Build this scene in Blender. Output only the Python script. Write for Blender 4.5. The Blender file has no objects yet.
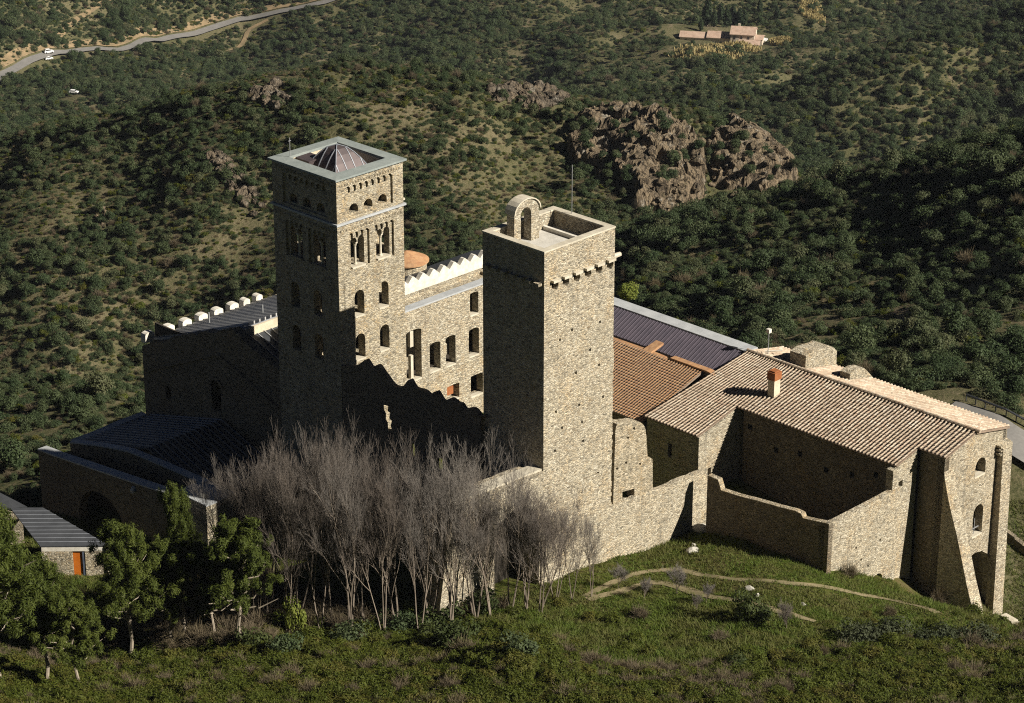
import bpy, bmesh, math, random
import numpy as np
from mathutils import Vector, Matrix
from mathutils.geometry import tessellate_polygon
random.seed(7)
RS = np.random.RandomState(11)
S = bpy.context.scene
COL = S.collection
PI = math.pi

# ------------------------------------------------------------------ camera figures (used to measure real positions)
F = 2600.0; TH = math.radians(22.8); CT, ST = math.cos(TH), math.sin(TH)
CAM = np.array([0, 0, 103.1])
FW = np.array([0, CT, -ST]); UP = np.array([0, ST, CT]); RT = np.array([1.0, 0, 0])
O2 = np.array([-16, 223.8]); YAW = math.radians(45.5)
AX = np.array([math.cos(YAW), math.sin(YAW)]); BX = np.array([-math.sin(YAW), math.cos(YAW)])
def ray(x, y): return FW*F + RT*(x-512) + UP*(351.5-y)
def atd(x, y, d): return CAM + ray(x, y)*(d/F)
def uv(P):
    d = np.asarray(P)[:2]-O2
    return np.array([d@AX, d@BX, P[2]])
def W(u, v, z):
    p = O2 + u*AX + v*BX
    return (float(p[0]), float(p[1]), float(z))
def pz(x, y, z):
    r = ray(x, y); return uv(CAM + r*((z-CAM[2])/r[2]))
def pu(x, y, u):
    r = ray(x, y); return uv(CAM + r*((u-(CAM[:2]-O2)@AX)/(r[:2]@AX)))
def pv(x, y, v):
    r = ray(x, y); return uv(CAM + r*((v-(CAM[:2]-O2)@BX)/(r[:2]@BX)))

# ------------------------------------------------------------------ object helpers
def tag(o, label=None, cat=None, group=None, kind=None):
    if label: o['label'] = label
    if cat: o['category'] = cat
    if group: o['group'] = group
    if kind: o['kind'] = kind
    return o
BASE = {}
def thing(name, label, cat, base, group=None, yaw=YAW):
    """an Empty at the base of a thing, in the u,v,z frame of the monastery"""
    o = bpy.data.objects.new(name, None); COL.objects.link(o)
    o.location = W(*base); o.rotation_euler = (0, 0, yaw)
    o.empty_display_size = 0.5
    BASE[o] = base
    return tag(o, label, cat, group)
class MB:
    def __init__(self): self.v = []; self.f = []
    def add(self, vs, fs):
        n = len(self.v); self.v += [tuple(map(float, p)) for p in vs]; self.f += [tuple(i+n for i in f) for f in fs]
    def box(self, u0, u1, v0, v1, z0, z1):
        self.add([(u0,v0,z0),(u1,v0,z0),(u1,v1,z0),(u0,v1,z0),(u0,v0,z1),(u1,v0,z1),(u1,v1,z1),(u0,v1,z1)],
                 [(0,3,2,1),(4,5,6,7),(0,1,5,4),(1,2,6,5),(2,3,7,6),(3,0,4,7)])
    def hexa(self, b, t):
        self.add(list(b)+list(t), [(0,3,2,1),(4,5,6,7),(0,1,5,4),(1,2,6,5),(2,3,7,6),(3,0,4,7)])
    def slab(self, q, th):      # thick quad: q = four top corners
        self.hexa([(p[0],p[1],p[2]-th) for p in q], q)
    def prism(self, poly, z0, z1):
        n = len(poly); tr = tessellate_polygon([[Vector((p[0],p[1],0)) for p in poly]])
        a = [(p[0],p[1],z0) for p in poly]+[(p[0],p[1],z1) for p in poly]
        fs = [tuple(t) for t in tr]+[tuple(i+n for i in t) for t in tr]
        fs += [(i,(i+1)%n,(i+1)%n+n,i+n) for i in range(n)]
        self.add(a, fs)
    def panel(self, ax, c, outline, t, holes=()):
        loops = [outline]+list(holes)
        tr = tessellate_polygon([[Vector((p[0],p[1],0)) for p in l] for l in loops])
        def P(p, d): return (p[0], c+d, p[1]) if ax == 'v' else (c+d, p[0], p[1])
        flat = [p for l in loops for p in l]; n = len(flat)
        fs = [tuple(x) for x in tr]+[tuple(i+n for i in x) for x in tr]
        k = 0
        for l in loops:
            m = len(l)
            for i in range(m):
                a, b = k+i, k+(i+1) % m
                fs.append((a, b, b+n, a+n))
            k += m
        self.add([P(p, 0) for p in flat]+[P(p, t) for p in flat], fs)
    def tube(self, pts, rad, n=6, cap=True):
        pts = [Vector(p) for p in pts]; rings = []
        for i, p in enumerate(pts):
            d = (pts[min(i+1, len(pts)-1)]-pts[max(i-1, 0)])
            if d.length < 1e-6: d = Vector((0,0,1))
            d.normalize()
            s = d.cross(Vector((0.31,0.17,1)) if abs(d.z) < .9 else Vector((1,0.2,0))); s.normalize(); t = d.cross(s)
            r = rad[i] if hasattr(rad, '__len__') else rad
            rings.append([tuple(p+(s*math.cos(a)+t*math.sin(a))*r) for a in [2*PI*j/n for j in range(n)]])
        vs = [q for r in rings for q in r]; fs = []
        for i in range(len(pts)-1):
            for j in range(n):
                fs.append((i*n+j, i*n+(j+1) % n, (i+1)*n+(j+1) % n, (i+1)*n+j))
        if cap: fs.append(tuple(range(n-1,-1,-1))); fs.append(tuple((len(pts)-1)*n+j for j in range(n)))
        self.add(vs, fs)
    def lathe(self, c, prof, n=16, sx=1, sy=1):
        vs = []; fs = []
        for r, z in prof:
            for j in range(n):
                a = 2*PI*j/n; vs.append((c[0]+r*sx*math.cos(a), c[1]+r*sy*math.sin(a), c[2]+z))
        for i in range(len(prof)-1):
            for j in range(n): fs.append((i*n+j, i*n+(j+1) % n, (i+1)*n+(j+1) % n, (i+1)*n+j))
        fs.append(tuple(range(n-1,-1,-1))); fs.append(tuple((len(prof)-1)*n+j for j in range(n)))
        self.add(vs, fs)
    def build(self, name, m, parent=None, base=None, smooth=False, world=False, fix=True):
        me = bpy.data.meshes.new(name)
        if parent is not None and not world: b = BASE[parent]
        else: b = base or (0,0,0)
        me.from_pydata([(p[0]-b[0], p[1]-b[1], p[2]-b[2]) for p in self.v], [], self.f)
        me.validate()
        if fix:
            bm = bmesh.new(); bm.from_mesh(me)
            bmesh.ops.recalc_face_normals(bm, faces=bm.faces); bm.to_mesh(me); bm.free()
        if smooth: me.polygons.foreach_set('use_smooth', [True]*len(me.polygons))
        for mm in (m if isinstance(m, (list, tuple)) else [m]): me.materials.append(mm)
        o = bpy.data.objects.new(name, me); COL.objects.link(o)
        if parent is not None:
            o.parent = parent
            BASE[o] = b
        elif not world:
            o.location = W(*b); o.rotation_euler = (0, 0, YAW); BASE[o] = b
        return o
def arch(u0, u1, z0, z1, n=8, pointed=False):
    """outline of a round headed opening"""
    r = (u1-u0)/2; c = (u0+u1)/2; h = min(r, z1-z0-.02)
    return [(u0,z0),(u1,z0)]+[(c+r*math.cos(PI*i/n), z1-h+h*math.sin(PI*i/n)) for i in range(n+1)]
def seg(u0, u1, z0, z1, rise=.25, n=6):
    c = (u0+u1)/2; r = (u1-u0)/2
    return [(u0,z0),(u1,z0)]+[(c+r*math.cos(PI*i/n), z1-rise+rise*math.sin(PI*i/n)) for i in range(n+1)]
def rect(u0, u1, z0, z1): return [(u0,z0),(u1,z0),(u1,z1),(u0,z1)]
def ragged(pts, amp=.12, step=.45, rnd=random.Random(3)):
    out = []
    for a, b in zip(pts[:-1], pts[1:]):
        d = math.hypot(b[0]-a[0], b[1]-a[1]); n = max(1, int(d/step))
        for i in range(n):
            t = i/n; j = 0 if i == 0 else amp
            out.append((a[0]+(b[0]-a[0])*t+rnd.uniform(-j,j)*.4, a[1]+(b[1]-a[1])*t+rnd.uniform(-j,j)))
    out.append(pts[-1]); return out
def hpx(ax, c, x0, x1, yt, yb, kind=arch, **k):
    fn = pv if ax == 'v' else pu; i = 0 if ax == 'v' else 1
    ym = (yt+yb)/2; xc = (x0+x1)/2
    a, b = sorted((fn(x0, ym, c)[i], fn(x1, ym, c)[i]))
    return kind(a, b, fn(xc, yb, c)[2], fn(xc, yt, c)[2], **k)
def up_at(P, y):
    X, Y = P[0]-CAM[0], P[1]-CAM[1]; k = (351.5-y)/F
    return (k*Y*CT-Y*ST)/(CT+k*ST)+CAM[2]
def bnds(h): return min(p[0] for p in h), max(p[0] for p in h), min(p[1] for p in h), max(p[1] for p in h)

# ------------------------------------------------------------------ materials
class NT:
    def __init__(self, name):
        self.m = bpy.data.materials.new(name); self.m.use_nodes = True
        self.t = self.m.node_tree; self.t.nodes.clear()
        self.out = self.t.nodes.new('ShaderNodeOutputMaterial')
        self.p = self.n('ShaderNodeBsdfPrincipled'); self.l(self.p.outputs[0], self.out.inputs[0])
        self.p.inputs['Specular IOR Level'].default_value = .25
    def n(self, ty, **k):
        o = self.t.nodes.new(ty)
        for a, b in k.items(): setattr(o, a, b)
        return o
    def l(self, a, b): self.t.links.new(a, b)
    def coord(self, kind='Object', scale=(1,1,1), rot=(0,0,0)):
        tc = self.n('ShaderNodeTexCoord'); mp = self.n('ShaderNodeMapping')
        mp.inputs['Scale'].default_value = scale; mp.inputs['Rotation'].default_value = rot
        self.l(tc.outputs[kind], mp.inputs[0]); return mp.outputs[0]
    def pos(self, scale=(1,1,1)):
        g = self.n('ShaderNodeNewGeometry'); mp = self.n('ShaderNodeMapping'); mp.inputs['Scale'].default_value = scale
        self.l(g.outputs['Position'], mp.inputs[0]); return mp.outputs[0]
    def noise(self, co, scale, detail=4, rough=.55, out='Fac'):
        o = self.n('ShaderNodeTexNoise'); o.inputs['Scale'].default_value = scale
        o.inputs['Detail'].default_value = detail; o.inputs['Roughness'].default_value = rough
        if co is not None: self.l(co, o.inputs['Vector'])
        return o.outputs[out]
    def vor(self, co, scale=1, feature='F1', out='Color', rnd=1):
        o = self.n('ShaderNodeTexVoronoi', feature=feature); o.inputs['Scale'].default_value = scale
        o.inputs['Randomness'].default_value = rnd
        self.l(co, o.inputs['Vector']); return o.outputs[out]
    def ramp(self, fac, stops, interp='LINEAR'):
        o = self.n('ShaderNodeValToRGB'); cr = o.color_ramp; cr.interpolation = interp
        while len(cr.elements) < len(stops): cr.elements.new(.5)
        for e, (p, c) in zip(cr.elements, stops):
            e.position = p; e.color = (*c, 1) if len(c) == 3 else c
        self.l(fac, o.inputs[0]); return o.outputs[0]
    def mix(self, fac, a, b, mode='MIX'):
        o = self.n('ShaderNodeMix', data_type='RGBA', blend_type=mode)
        for ii, val in ((0, fac), (6, a), (7, b)):
            sock = o.inputs[ii]
            if isinstance(val, bpy.types.NodeSocket): self.l(val, sock)
            elif isinstance(val, (int, float)): sock.default_value = float(val) if ii == 0 else (val,val,val,1)
            else: sock.default_value = (*val, 1)
        return o.outputs[2]
    def math(self, op, a, b=0.0):
        o = self.n('ShaderNodeMath', operation=op)
        for s, val in zip(o.inputs, (a, b)):
            if isinstance(val, bpy.types.NodeSocket): self.l(val, s)
            else: s.default_value = val
        return o.outputs[0]
    def bump(self, h, strength=.5, dist=.05):
        o = self.n('ShaderNodeBump'); o.inputs['Strength'].default_value = strength; o.inputs['Distance'].default_value = dist
        self.l(h, o.inputs['Height']); self.l(o.outputs[0], self.p.inputs['Normal'])
    def done(self, col, rough=.85, spec=None):
        if isinstance(col, bpy.types.NodeSocket): self.l(col, self.p.inputs['Base Color'])
        else: self.p.inputs['Base Color'].default_value = (*col, 1)
        self.p.inputs['Roughness'].default_value = rough
        if spec is not None: self.p.inputs['Specular IOR Level'].default_value = spec
        return self.m
def stone(name, cols, sc=(2.6,2.6,5.0), mortar=(.30,.26,.19), mort=.06, stain=.5, dark=(.10,.09,.07)):
    t = NT(name); base = t.coord('Object', (1,1,1))
    nz = t.noise(base, 3.0, 3, out='Color')
    warped = t.mix(.05, base, nz, 'LINEAR_LIGHT')
    mp = t.n('ShaderNodeMapping'); mp.inputs['Scale'].default_value = sc; t.l(warped, mp.inputs[0]); co = mp.outputs[0]
    cell = t.vor(co, rnd=.85); g = t.n('ShaderNodeSeparateColor'); t.l(cell, g.inputs[0])
    n = len(cols); c = t.ramp(g.outputs[0], [(i/(n-1) if n > 1 else 0, k) for i, k in enumerate(cols)])
    # areas of older grey and of warm ochre masonry, and rebuilt patches
    zone = t.noise(base, .22, 4, .6)
    c = t.mix(t.ramp(zone, [(.40,(0,0,0)),(.58,(.55,.55,.55))]), c, t.mix(1, c, (.86,.92,1.0), 'MULTIPLY'))
    c = t.mix(t.ramp(t.noise(t.coord('Object', (.5,.5,.3)), .9, 5, .65), [(.52,(0,0,0)),(.66,(.8,.8,.8))]), c, t.mix(1, c, (1.0,.87,.70), 'MULTIPLY'))
    c = t.mix(t.math('MULTIPLY', t.math('POWER', g.outputs[1], 4.0), .85), c, dark)
    e = t.vor(co, feature='DISTANCE_TO_EDGE', out='Distance', rnd=.85)
    em = t.ramp(e, [(0,(1,1,1)),(mort,(.6,.6,.6)),(mort*2,(0,0,0))])
    c = t.mix(em, c, mortar)
    gap = t.noise(t.coord('Object', (1,1,1.9)), 4.6, 5, .75); gm = t.ramp(gap, [(.58,(0,0,0)),(.70,(.8,.8,.8))])
    c = t.mix(gm, c, t.mix(1, dark, (.75,.7,.6), 'MULTIPLY'))
    lite = t.noise(t.coord('Object', (1,1,1.6)), 5.7, 4, .7); c = t.mix(t.ramp(lite, [(.58,(0,0,0)),(.70,(.6,.6,.6))]), c, t.mix(1, cols[-1], (1.12,1.1,1.05), 'MULTIPLY'))
    big = t.noise(base, .35, 5, .65); bigm = t.ramp(big, [(.45,(0,0,0)),(.70,(1,1,1))])
    c = t.mix(t.math('MULTIPLY', bigm, stain), c, t.mix(.5, c, (.15,.135,.105)))
    streak = t.noise(t.coord('Object', (1.6,1.6,.12)), 1, 4, .6)
    sm = t.ramp(streak, [(.58,(0,0,0)),(.75,(1,1,1))])
    c = t.mix(t.math('MULTIPLY', sm, .4), c, (.10,.095,.085))
    fine = t.noise(base, 9, 3)
    h = t.math('ADD', t.math('MINIMUM', e, .12), t.math('MULTIPLY', g.outputs[2], .07))
    h = t.math('SUBTRACT', t.math('ADD', h, t.math('MULTIPLY', fine, .06)), t.math('MULTIPLY', gap, .12))
    t.bump(h, 1.0, .45)
    return t.done(c, .92, .15)
M = {}
M['stone_ochre'] = stone('stone_ochre', [(.26,.20,.13),(.52,.44,.31),(.60,.52,.38),(.42,.34,.23),(.68,.61,.48)], sc=(3.4,3.4,7.2), mortar=(.55,.50,.40))
M['stone_bell'] = stone('stone_bell', [(.27,.21,.13),(.48,.41,.29),(.54,.47,.34),(.42,.33,.20),(.58,.52,.40)], sc=(3.0,3.0,5.6), mortar=(.48,.43,.34))
M['stone_wall'] = stone('stone_wall', [(.24,.19,.12),(.45,.37,.25),(.55,.46,.33),(.36,.29,.19),(.62,.54,.41)], sc=(3.0,3.0,6.0), mortar=(.47,.42,.32))
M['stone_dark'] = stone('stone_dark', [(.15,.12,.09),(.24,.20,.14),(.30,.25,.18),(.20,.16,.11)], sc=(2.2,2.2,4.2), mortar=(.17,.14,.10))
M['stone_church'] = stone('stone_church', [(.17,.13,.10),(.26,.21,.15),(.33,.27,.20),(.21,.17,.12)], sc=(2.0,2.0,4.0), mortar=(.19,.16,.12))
def plain(name, c1, c2, sc=1.2, rough=.85, bump=.3, spec=.2):
    t = NT(name); co = t.coord('Object'); n = t.noise(co, sc, 6, .65)
    c = t.mix(t.ramp(n, [(.35,(0,0,0)),(.68,(1,1,1))]), c1, c2)
    f = t.noise(co, sc*9, 3); c = t.mix(.25, c, t.mix(1, c, f, 'OVERLAY'))
    t.bump(f, bump, .03); return t.done(c, rough, spec)
M['coping'] = plain('coping', (.44,.455,.47), (.33,.345,.36), .8)
M['coping_pale'] = plain('coping_pale', (.60,.55,.45), (.42,.38,.30), 1.2)
M['white'] = plain('white_limewash', (.74,.71,.64), (.52,.48,.41), 1.6)
M['cap_slate'] = plain('cap_slate', (.28,.31,.30), (.20,.23,.225), .7)
M['pave'] = plain('terrace_paving', (.58,.56,.52), (.46,.44,.40), 1.0)
M['inner'] = plain('painted_inside_shade', (.06,.05,.04), (.04,.035,.03), 1)  # near-black lining: the shade behind openings is put into its colour
M['plaster'] = plain('cream_plaster', (.62,.55,.42), (.50,.43,.32), .9)
M['orange'] = plain('orange_paint', (.55,.16,.02), (.46,.12,.015), 2, .5)
M['rust'] = plain('rusty_brick', (.34,.13,.05), (.24,.08,.03), 5)
M['iron'] = plain('grey_iron', (.30,.31,.32), (.22,.22,.22), 3, .5)
M['blue'] = plain('blue_grey_paint', (.10,.12,.17), (.07,.09,.13), 3, .6)
M['timber'] = plain('grey_timber', (.15,.12,.09), (.10,.08,.06), 4)
def metal_roof(name, c1, c2, rough=.45, metal=.35):
    t = NT(name); n = t.noise(t.coord('Object', (.5,.5,.5)), 1.5, 5, .7)
    c = t.mix(t.ramp(n, [(.35,(0,0,0)),(.7,(1,1,1))]), c1, c2)
    t.p.inputs['Metallic'].default_value = metal
    return t.done(c, rough, .3)
M['zinc'] = metal_roof('zinc_roof', (.29,.31,.35), (.21,.225,.26), .5, .1)
M['slate'] = metal_roof('slate_roof', (.062,.066,.074), (.045,.048,.055), .65, .0)
M['zinc_dark'] = metal_roof('dark_zinc_roof', (.07,.075,.085), (.05,.055,.065), .55, .3)
M['purple'] = metal_roof('purple_slate_roof', (.150,.128,.160), (.110,.098,.125), .6, .1)
M['copper'] = metal_roof('dome_sheet_roof', (.115,.09,.09), (.075,.062,.066), .5, .3)
M['seam'] = metal_roof('roof_seams', (.48,.48,.48), (.36,.36,.37), .5, .1)
def tile(name, cols, sc):
    t = NT(name); co = t.coord('Object', sc)
    g = t.n('ShaderNodeSeparateColor'); t.l(t.vor(co), g.inputs[0])
    c = t.ramp(g.outputs[0], [(i/(len(cols)-1), k) for i, k in enumerate(cols)])
    n = t.noise(t.coord('Object'), .5, 5, .7); c = t.mix(t.ramp(n, [(.45,(0,0,0)),(.75,(.5,.5,.5))]), c, (.16,.13,.10))
    f = t.noise(t.coord('Object'), 14, 3); c = t.mix(.4, c, t.mix(1, c, f, 'OVERLAY'))
    t.bump(f, .3, .03); return t.done(c, .9, .15)
M['tile'] = tile('weathered_roof_tile', [(.34,.26,.19),(.44,.35,.26),(.52,.44,.34),(.40,.29,.21),(.57,.50,.41)], (2.4,2.2,2.2))
M['tile_gully'] = plain('roof_tile_gully', (.29,.22,.165), (.20,.15,.115), 2)
M['tile_orange'] = tile('orange_roof_tile', [(.40,.22,.11),(.47,.27,.14),(.36,.19,.10),(.50,.30,.16)], (2.4,3,2.2))
M['road'] = plain('asphalt', (.22,.21,.20), (.17,.165,.16), .3)
M['road_line'] = plain('road_paint', (.75,.75,.72), (.6,.6,.58), 2)
M['path'] = plain('trodden_earth', (.27,.22,.135), (.15,.135,.07), .9)
M['bank'] = plain('cut_earth', (.31,.225,.13), (.16,.125,.075), .25)
M['carwhite'] = plain('white_car_paint', (.82,.82,.82), (.78,.78,.78), 1, .3)
M['glass'] = plain('dark_car_glass', (.03,.035,.04), (.02,.02,.025), 1, .1, 0, .5)
M['tyre'] = plain('rubber', (.02,.02,.02), (.03,.03,.03), 5)
def rockmat(name, cols):
    t = NT(name); co = t.pos((1,1,.6))
    n = t.noise(co, .16, 9, .75); n2 = t.noise(t.pos((1,1,.35)), .75, 8, .75)
    c = t.ramp(t.math('ADD', t.math('MULTIPLY', n, .55), t.math('MULTIPLY', n2, .45)), cols)
    li = t.noise(t.pos(), .33, 6, .7); c = t.mix(t.ramp(li, [(.56,(0,0,0)),(.66,(.85,.85,.85))]), c, (.48,.44,.37))
    gn = t.noise(t.pos(), .21, 6, .7); c = t.mix(t.ramp(gn, [(.60,(0,0,0)),(.70,(.7,.7,.7))]), c, (.07,.075,.03))
    cr = t.noise(t.pos((1,1,.25)), .55, 6, .6); cm = t.ramp(cr, [(.46,(0,0,0)),(.495,(1,1,1)),(.53,(0,0,0))])
    c = t.mix(t.math('MULTIPLY', cm, .7), c, (.035,.03,.026))
    t.bump(t.math('SUBTRACT', t.math('MULTIPLY', n2, 1.6), cm), 1.0, 1.8); return t.done(c, .95, .1)
M['rock'] = rockmat('red_brown_rock', [(.34,(.10,.085,.065)),(.45,(.26,.205,.145)),(.53,(.38,.295,.195)),(.61,(.28,.245,.195)),(.69,(.52,.47,.39))])
M['rock_grey'] = rockmat('grey_rock', [(.34,(.08,.075,.065)),(.47,(.21,.175,.135)),(.57,(.30,.235,.165)),(.70,(.42,.37,.30))])
M['boulder'] = plain('pale_boulder', (.50,.48,.43), (.34,.32,.28), 3)
def leaf(name, cols, rnd=.5, nsc=.05, trans=.25, fine=0):
    t = NT(name)
    oi = t.n('ShaderNodeObjectInfo'); n = t.noise(t.pos(), nsc, 4, .6)
    f = t.math('ADD', t.math('MULTIPLY', oi.outputs['Random'], rnd), t.math('MULTIPLY', n, 1-rnd))
    n2 = t.noise(t.pos(), 1.3, 2); f = t.math('ADD', t.math('MULTIPLY', f, .8), t.math('MULTIPLY', n2, .2))
    c = t.ramp(f, [(.15+.7*i/(len(cols)-1), k) for i, k in enumerate(cols)])
    tr = t.n('ShaderNodeBsdfTranslucent'); t.l(c, tr.inputs[0])
    mx = t.n('ShaderNodeMixShader'); mx.inputs[0].default_value = trans
    t.done(c, .65, .2)
    t.l(t.p.outputs[0], mx.inputs[1]); t.l(tr.outputs[0], mx.inputs[2]); t.l(mx.outputs[0], t.out.inputs[0])
    return t.m
M['maquis'] = leaf('maquis_leaves', [(.028,.048,.020),(.048,.074,.030),(.078,.100,.044),(.042,.066,.028),(.100,.112,.054),(.128,.118,.066)], .6, .05)
M['pine'] = leaf('pine_needles', [(.040,.060,.012),(.078,.100,.018),(.125,.140,.030)], .1, .6, .35)
M['bush'] = leaf('bush_leaves', [(.030,.045,.014),(.050,.066,.018),(.075,.085,.026)], .5, .3)
M['bright'] = leaf('bright_leaves', [(.10,.15,.02),(.16,.19,.035),(.20,.22,.05)], .1, .8)
M['heath'] = leaf('heath_leaves', [(.048,.066,.009),(.080,.096,.013),(.062,.080,.011),(.105,.100,.020),(.085,.078,.022)], .45, .12)
M['grey_bush'] = leaf('grey_bush_leaves', [(.045,.058,.028),(.07,.08,.042)], .5, .3)
M['twig'] = leaf('bare_twigs', [(.10,.082,.070),(.16,.135,.117),(.19,.172,.157),(.27,.24,.21)], .45, .6, .05)
M['twig_dry'] = leaf('dry_twigs', [(.11,.088,.058),(.15,.12,.078),(.14,.115,.06)], .5, .3, .1)
M['bark'] = plain('grey_bark', (.25,.21,.17), (.15,.12,.095), 2)
M['bark_pale'] = plain('pale_bark', (.34,.29,.23), (.20,.17,.13), 2)
M['straw'] = leaf('straw', [(.16,.135,.07),(.23,.19,.11),(.20,.16,.085)], .5, .3)
M['reed'] = leaf('dry_reeds', [(.27,.22,.10),(.36,.29,.13),(.42,.35,.18)], .4, .05)
M['grass'] = leaf('grass_blades', [(.055,.092,.012),(.088,.138,.017),(.135,.135,.042),(.095,.142,.020),(.125,.115,.044),(.066,.110,.013)], .0, .22, .35)
M['conifer'] = leaf('cypress_leaves', [(.020,.035,.014),(.032,.050,.020)], .5, .1)
def ground_mat():
    t = NT('hillside_ground'); co = t.pos()
    at = t.n('ShaderNodeAttribute', attribute_name='near'); near = at.outputs['Fac']
    n = t.noise(co, .035, 7, .68); n2 = t.noise(co, .8, 8, .8); n3 = t.noise(co, 3.2, 4, .8)
    far = t.ramp(t.math('ADD', t.math('MULTIPLY', n, .34), t.math('ADD', t.math('MULTIPLY', n2, .38), t.math('MULTIPLY', n3, .28))),
        [(.36,(.020,.022,.012)),(.44,(.065,.068,.030)),(.50,(.105,.102,.050)),(.57,(.155,.132,.078)),(.68,(.27,.22,.15))])
    rk = t.noise(t.coord('Generated', (1,1,1)) if False else t.pos((.045,.012,.03)), 1.0, 8, .7); rk2 = t.noise(co, .5, 6, .8)
    far = t.mix(t.ramp(t.math('ADD', t.math('MULTIPLY', rk, .7), t.math('MULTIPLY', rk2, .3)), [(.57,(0,0,0)),(.62,(.8,.8,.8))]), far, t.ramp(n3, [(.35,(.06,.045,.04)),(.5,(.22,.155,.105)),(.66,(.36,.29,.22))]))
    g1 = t.noise(co, .10, 6, .65); g2 = t.noise(co, 1.4, 5, .7)
    grass = t.ramp(t.math('ADD', t.math('MULTIPLY', g1, .6), t.math('MULTIPLY', g2, .4)),
        [(.34,(.040,.060,.010)),(.45,(.070,.098,.015)),(.53,(.092,.105,.022)),(.60,(.120,.100,.042)),(.68,(.17,.145,.07))])
    c = t.mix(near, far, grass)
    t.bump(t.math('ADD', t.math('MULTIPLY', n2, 1.0), t.math('MULTIPLY', g2, .25)), .8, .6)
    return t.done(c, .95, .1)
M['ground'] = ground_mat()
# ------------------------------------------------------------------ terrain
def hash2(ix, iy, s):
    h = (ix.astype(np.int64)*374761393 + iy.astype(np.int64)*668265263 + s*1274126177) & 0x7fffffff
    h = ((h ^ (h >> 13))*1103515245) & 0x7fffffff
    return ((h ^ (h >> 16)) & 0xffff)/65535.0
def vnoise(x, y, s=0):
    ix, iy = np.floor(x), np.floor(y); fx, fy = x-ix, y-iy
    fx = fx*fx*(3-2*fx); fy = fy*fy*(3-2*fy)
    a, b = hash2(ix, iy, s), hash2(ix+1, iy, s); c, d = hash2(ix, iy+1, s), hash2(ix+1, iy+1, s)
    return (a+(b-a)*fx)*(1-fy)+(c+(d-c)*fx)*fy - .5
def fbm(x, y, o=4, s=0):
    r = 0; a = 1.0
    for i in range(o): r = r + a*vnoise(x*2**i, y*2**i, s+i*7); a *= .5
    return r
ctl = []
def cpx(x, y, z): # a point seen at x,y whose height is z
    p = CAM + ray(x, y)*((z-CAM[2])/ray(x, y)[2]); ctl.append(tuple(p))
def cuv(u, v, z): ctl.append(W(u, v, z))
for a in [(0,10,95),(-40,10,95),(40,10,95),(0,50,62),(-40,50,62),(40,50,62),(0,100,33),(-60,100,33),(60,100,33),(0,150,10),(-60,150,9),(60,150,11),(0,175,3.5),(-50,175,2.5),(50,175,4.5),(120,100,40),(-120,100,32),(140,200,0),(-140,200,-15)]: ctl.append(a)
# foreground slope and meadow
for a in [(60,703,0),(250,700,1),(512,703,2),(760,703,2.5),(1000,700,2.5),(60,665,-6),(250,652,-4.6),(450,650,-3.6),(350,650,-3.8),(620,650,-3),(800,650,-2.5),(1000,655,-5),
          (150,640,-8.2),(350,622,-5.6),(250,622,-6.2),(430,620,-5.0),(460,612,-4.7),(700,600,-5.5),(850,605,-6.5),(925,598,-8.2),(940,604,-8.6),(965,610,-9.4),(985,617,-10),(1000,625,-10.6),(640,575,-6.5),(780,560,-6),(720,545,-6.6)]: cpx(*a)
for a in [(22,-28,-7.2),(8,-28,-6.2),(0,-27,-6.0),(-7,-26.5,-5.1),(-12,-26,-6.3),(20,-34,-6.6),(20.3,-42.5,-6.1),(26,-35,-8),(25,-42.3,-8.6),(30,-42.6,-11),(34,-43,-13.6),(38,-45.5,-16),(46,-46,-19.8),(52,-45,-19.5),
          (-11,-13,-8.6),(-4,-10,-8),(-6,-20,-7),(0,-8,-6),(4,-10,-3),(15,-10,-4),(10,10,-3),(20,5,-4),(35,-5,-6),(30,-18,-7),(40,-30,-9),(19,-17,-10),(24,-20,-10.5),(18,-23,-8.5),(10,25,-8),(-5,15,-9),(-5,28,-11),(-8,9,-10),(-14,20,-12),(-16,34,-16),(-15,31.5,-13),(-15,8,-10.5),(-22,12,-11.6),(-25,13,-11.4),(-24,14,-11),(-20,24,-12.3),(-17,0,-10),(14,33,-14),(0,36,-17),(-10,38,-19),
          (48,-22,-12),(46,0,-14),(46,-38,-11.5),(58,-30,-14),(30,15,-12),(28,30,-17)]: cuv(*a)
# road and bank on the right, left plateau and its rim
for a in [(1000,425,-10.5),(1023,450,-12),(975,405,-10),(1023,500,-15),(1010,540,-18),(1010,590,-20),(930,380,-10.5),(1015,380,-12),(870,360,-14),
          (0,480,-34),(60,440,-36),(30,400,-42),(0,378,-46),(70,379,-46),(138,389,-42),(120,430,-35)]: cpx(*a)
# gully behind, then the spur and its ridge
for d, x, z in [(470,60,-108),(470,-60,-105),(430,150,-88),(420,300,-80),(400,450,-70),(390,560,-62)]: p = atd(x, 300, d); ctl.append((p[0], p[1], z))
for a in [(0,340,-106),(100,345,-104),(200,300,-98),(60,250,-92),(200,220,-86),(0,190,-96),(130,165,-85),(260,140,-74),(0,142,-92),(100,112,-83),(200,80,-71),(50,112,-268),(0,128,-266),(110,92,-272),(330,58,-64),(430,66,-66),(520,86,-69),(450,130,-73),(450,220,-80),(350,200,-80),(540,130,-76),(540,190,-84),
          (600,98,-74),(650,103,-75),(690,132,-74),(745,142,-76),(790,184,-82),(580,205,-85),(640,215,-86),(720,195,-86),(770,205,-86)]: cpx(*a)
# near hill on the right
for a in [(640,225,-55),(620,290,-45),(700,330,-34),(700,260,-44),(800,300,-31),(780,215,-41),(800,190,-42),(880,165,-36),(950,140,-31),(1023,120,-26),(1023,200,-21),(1023,280,-17),(920,230,-31),(900,330,-23)]: cpx(*a)
ctl += [(190,330,-5),(170,420,-18),(160,480,-40),(260,380,-5)]
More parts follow.
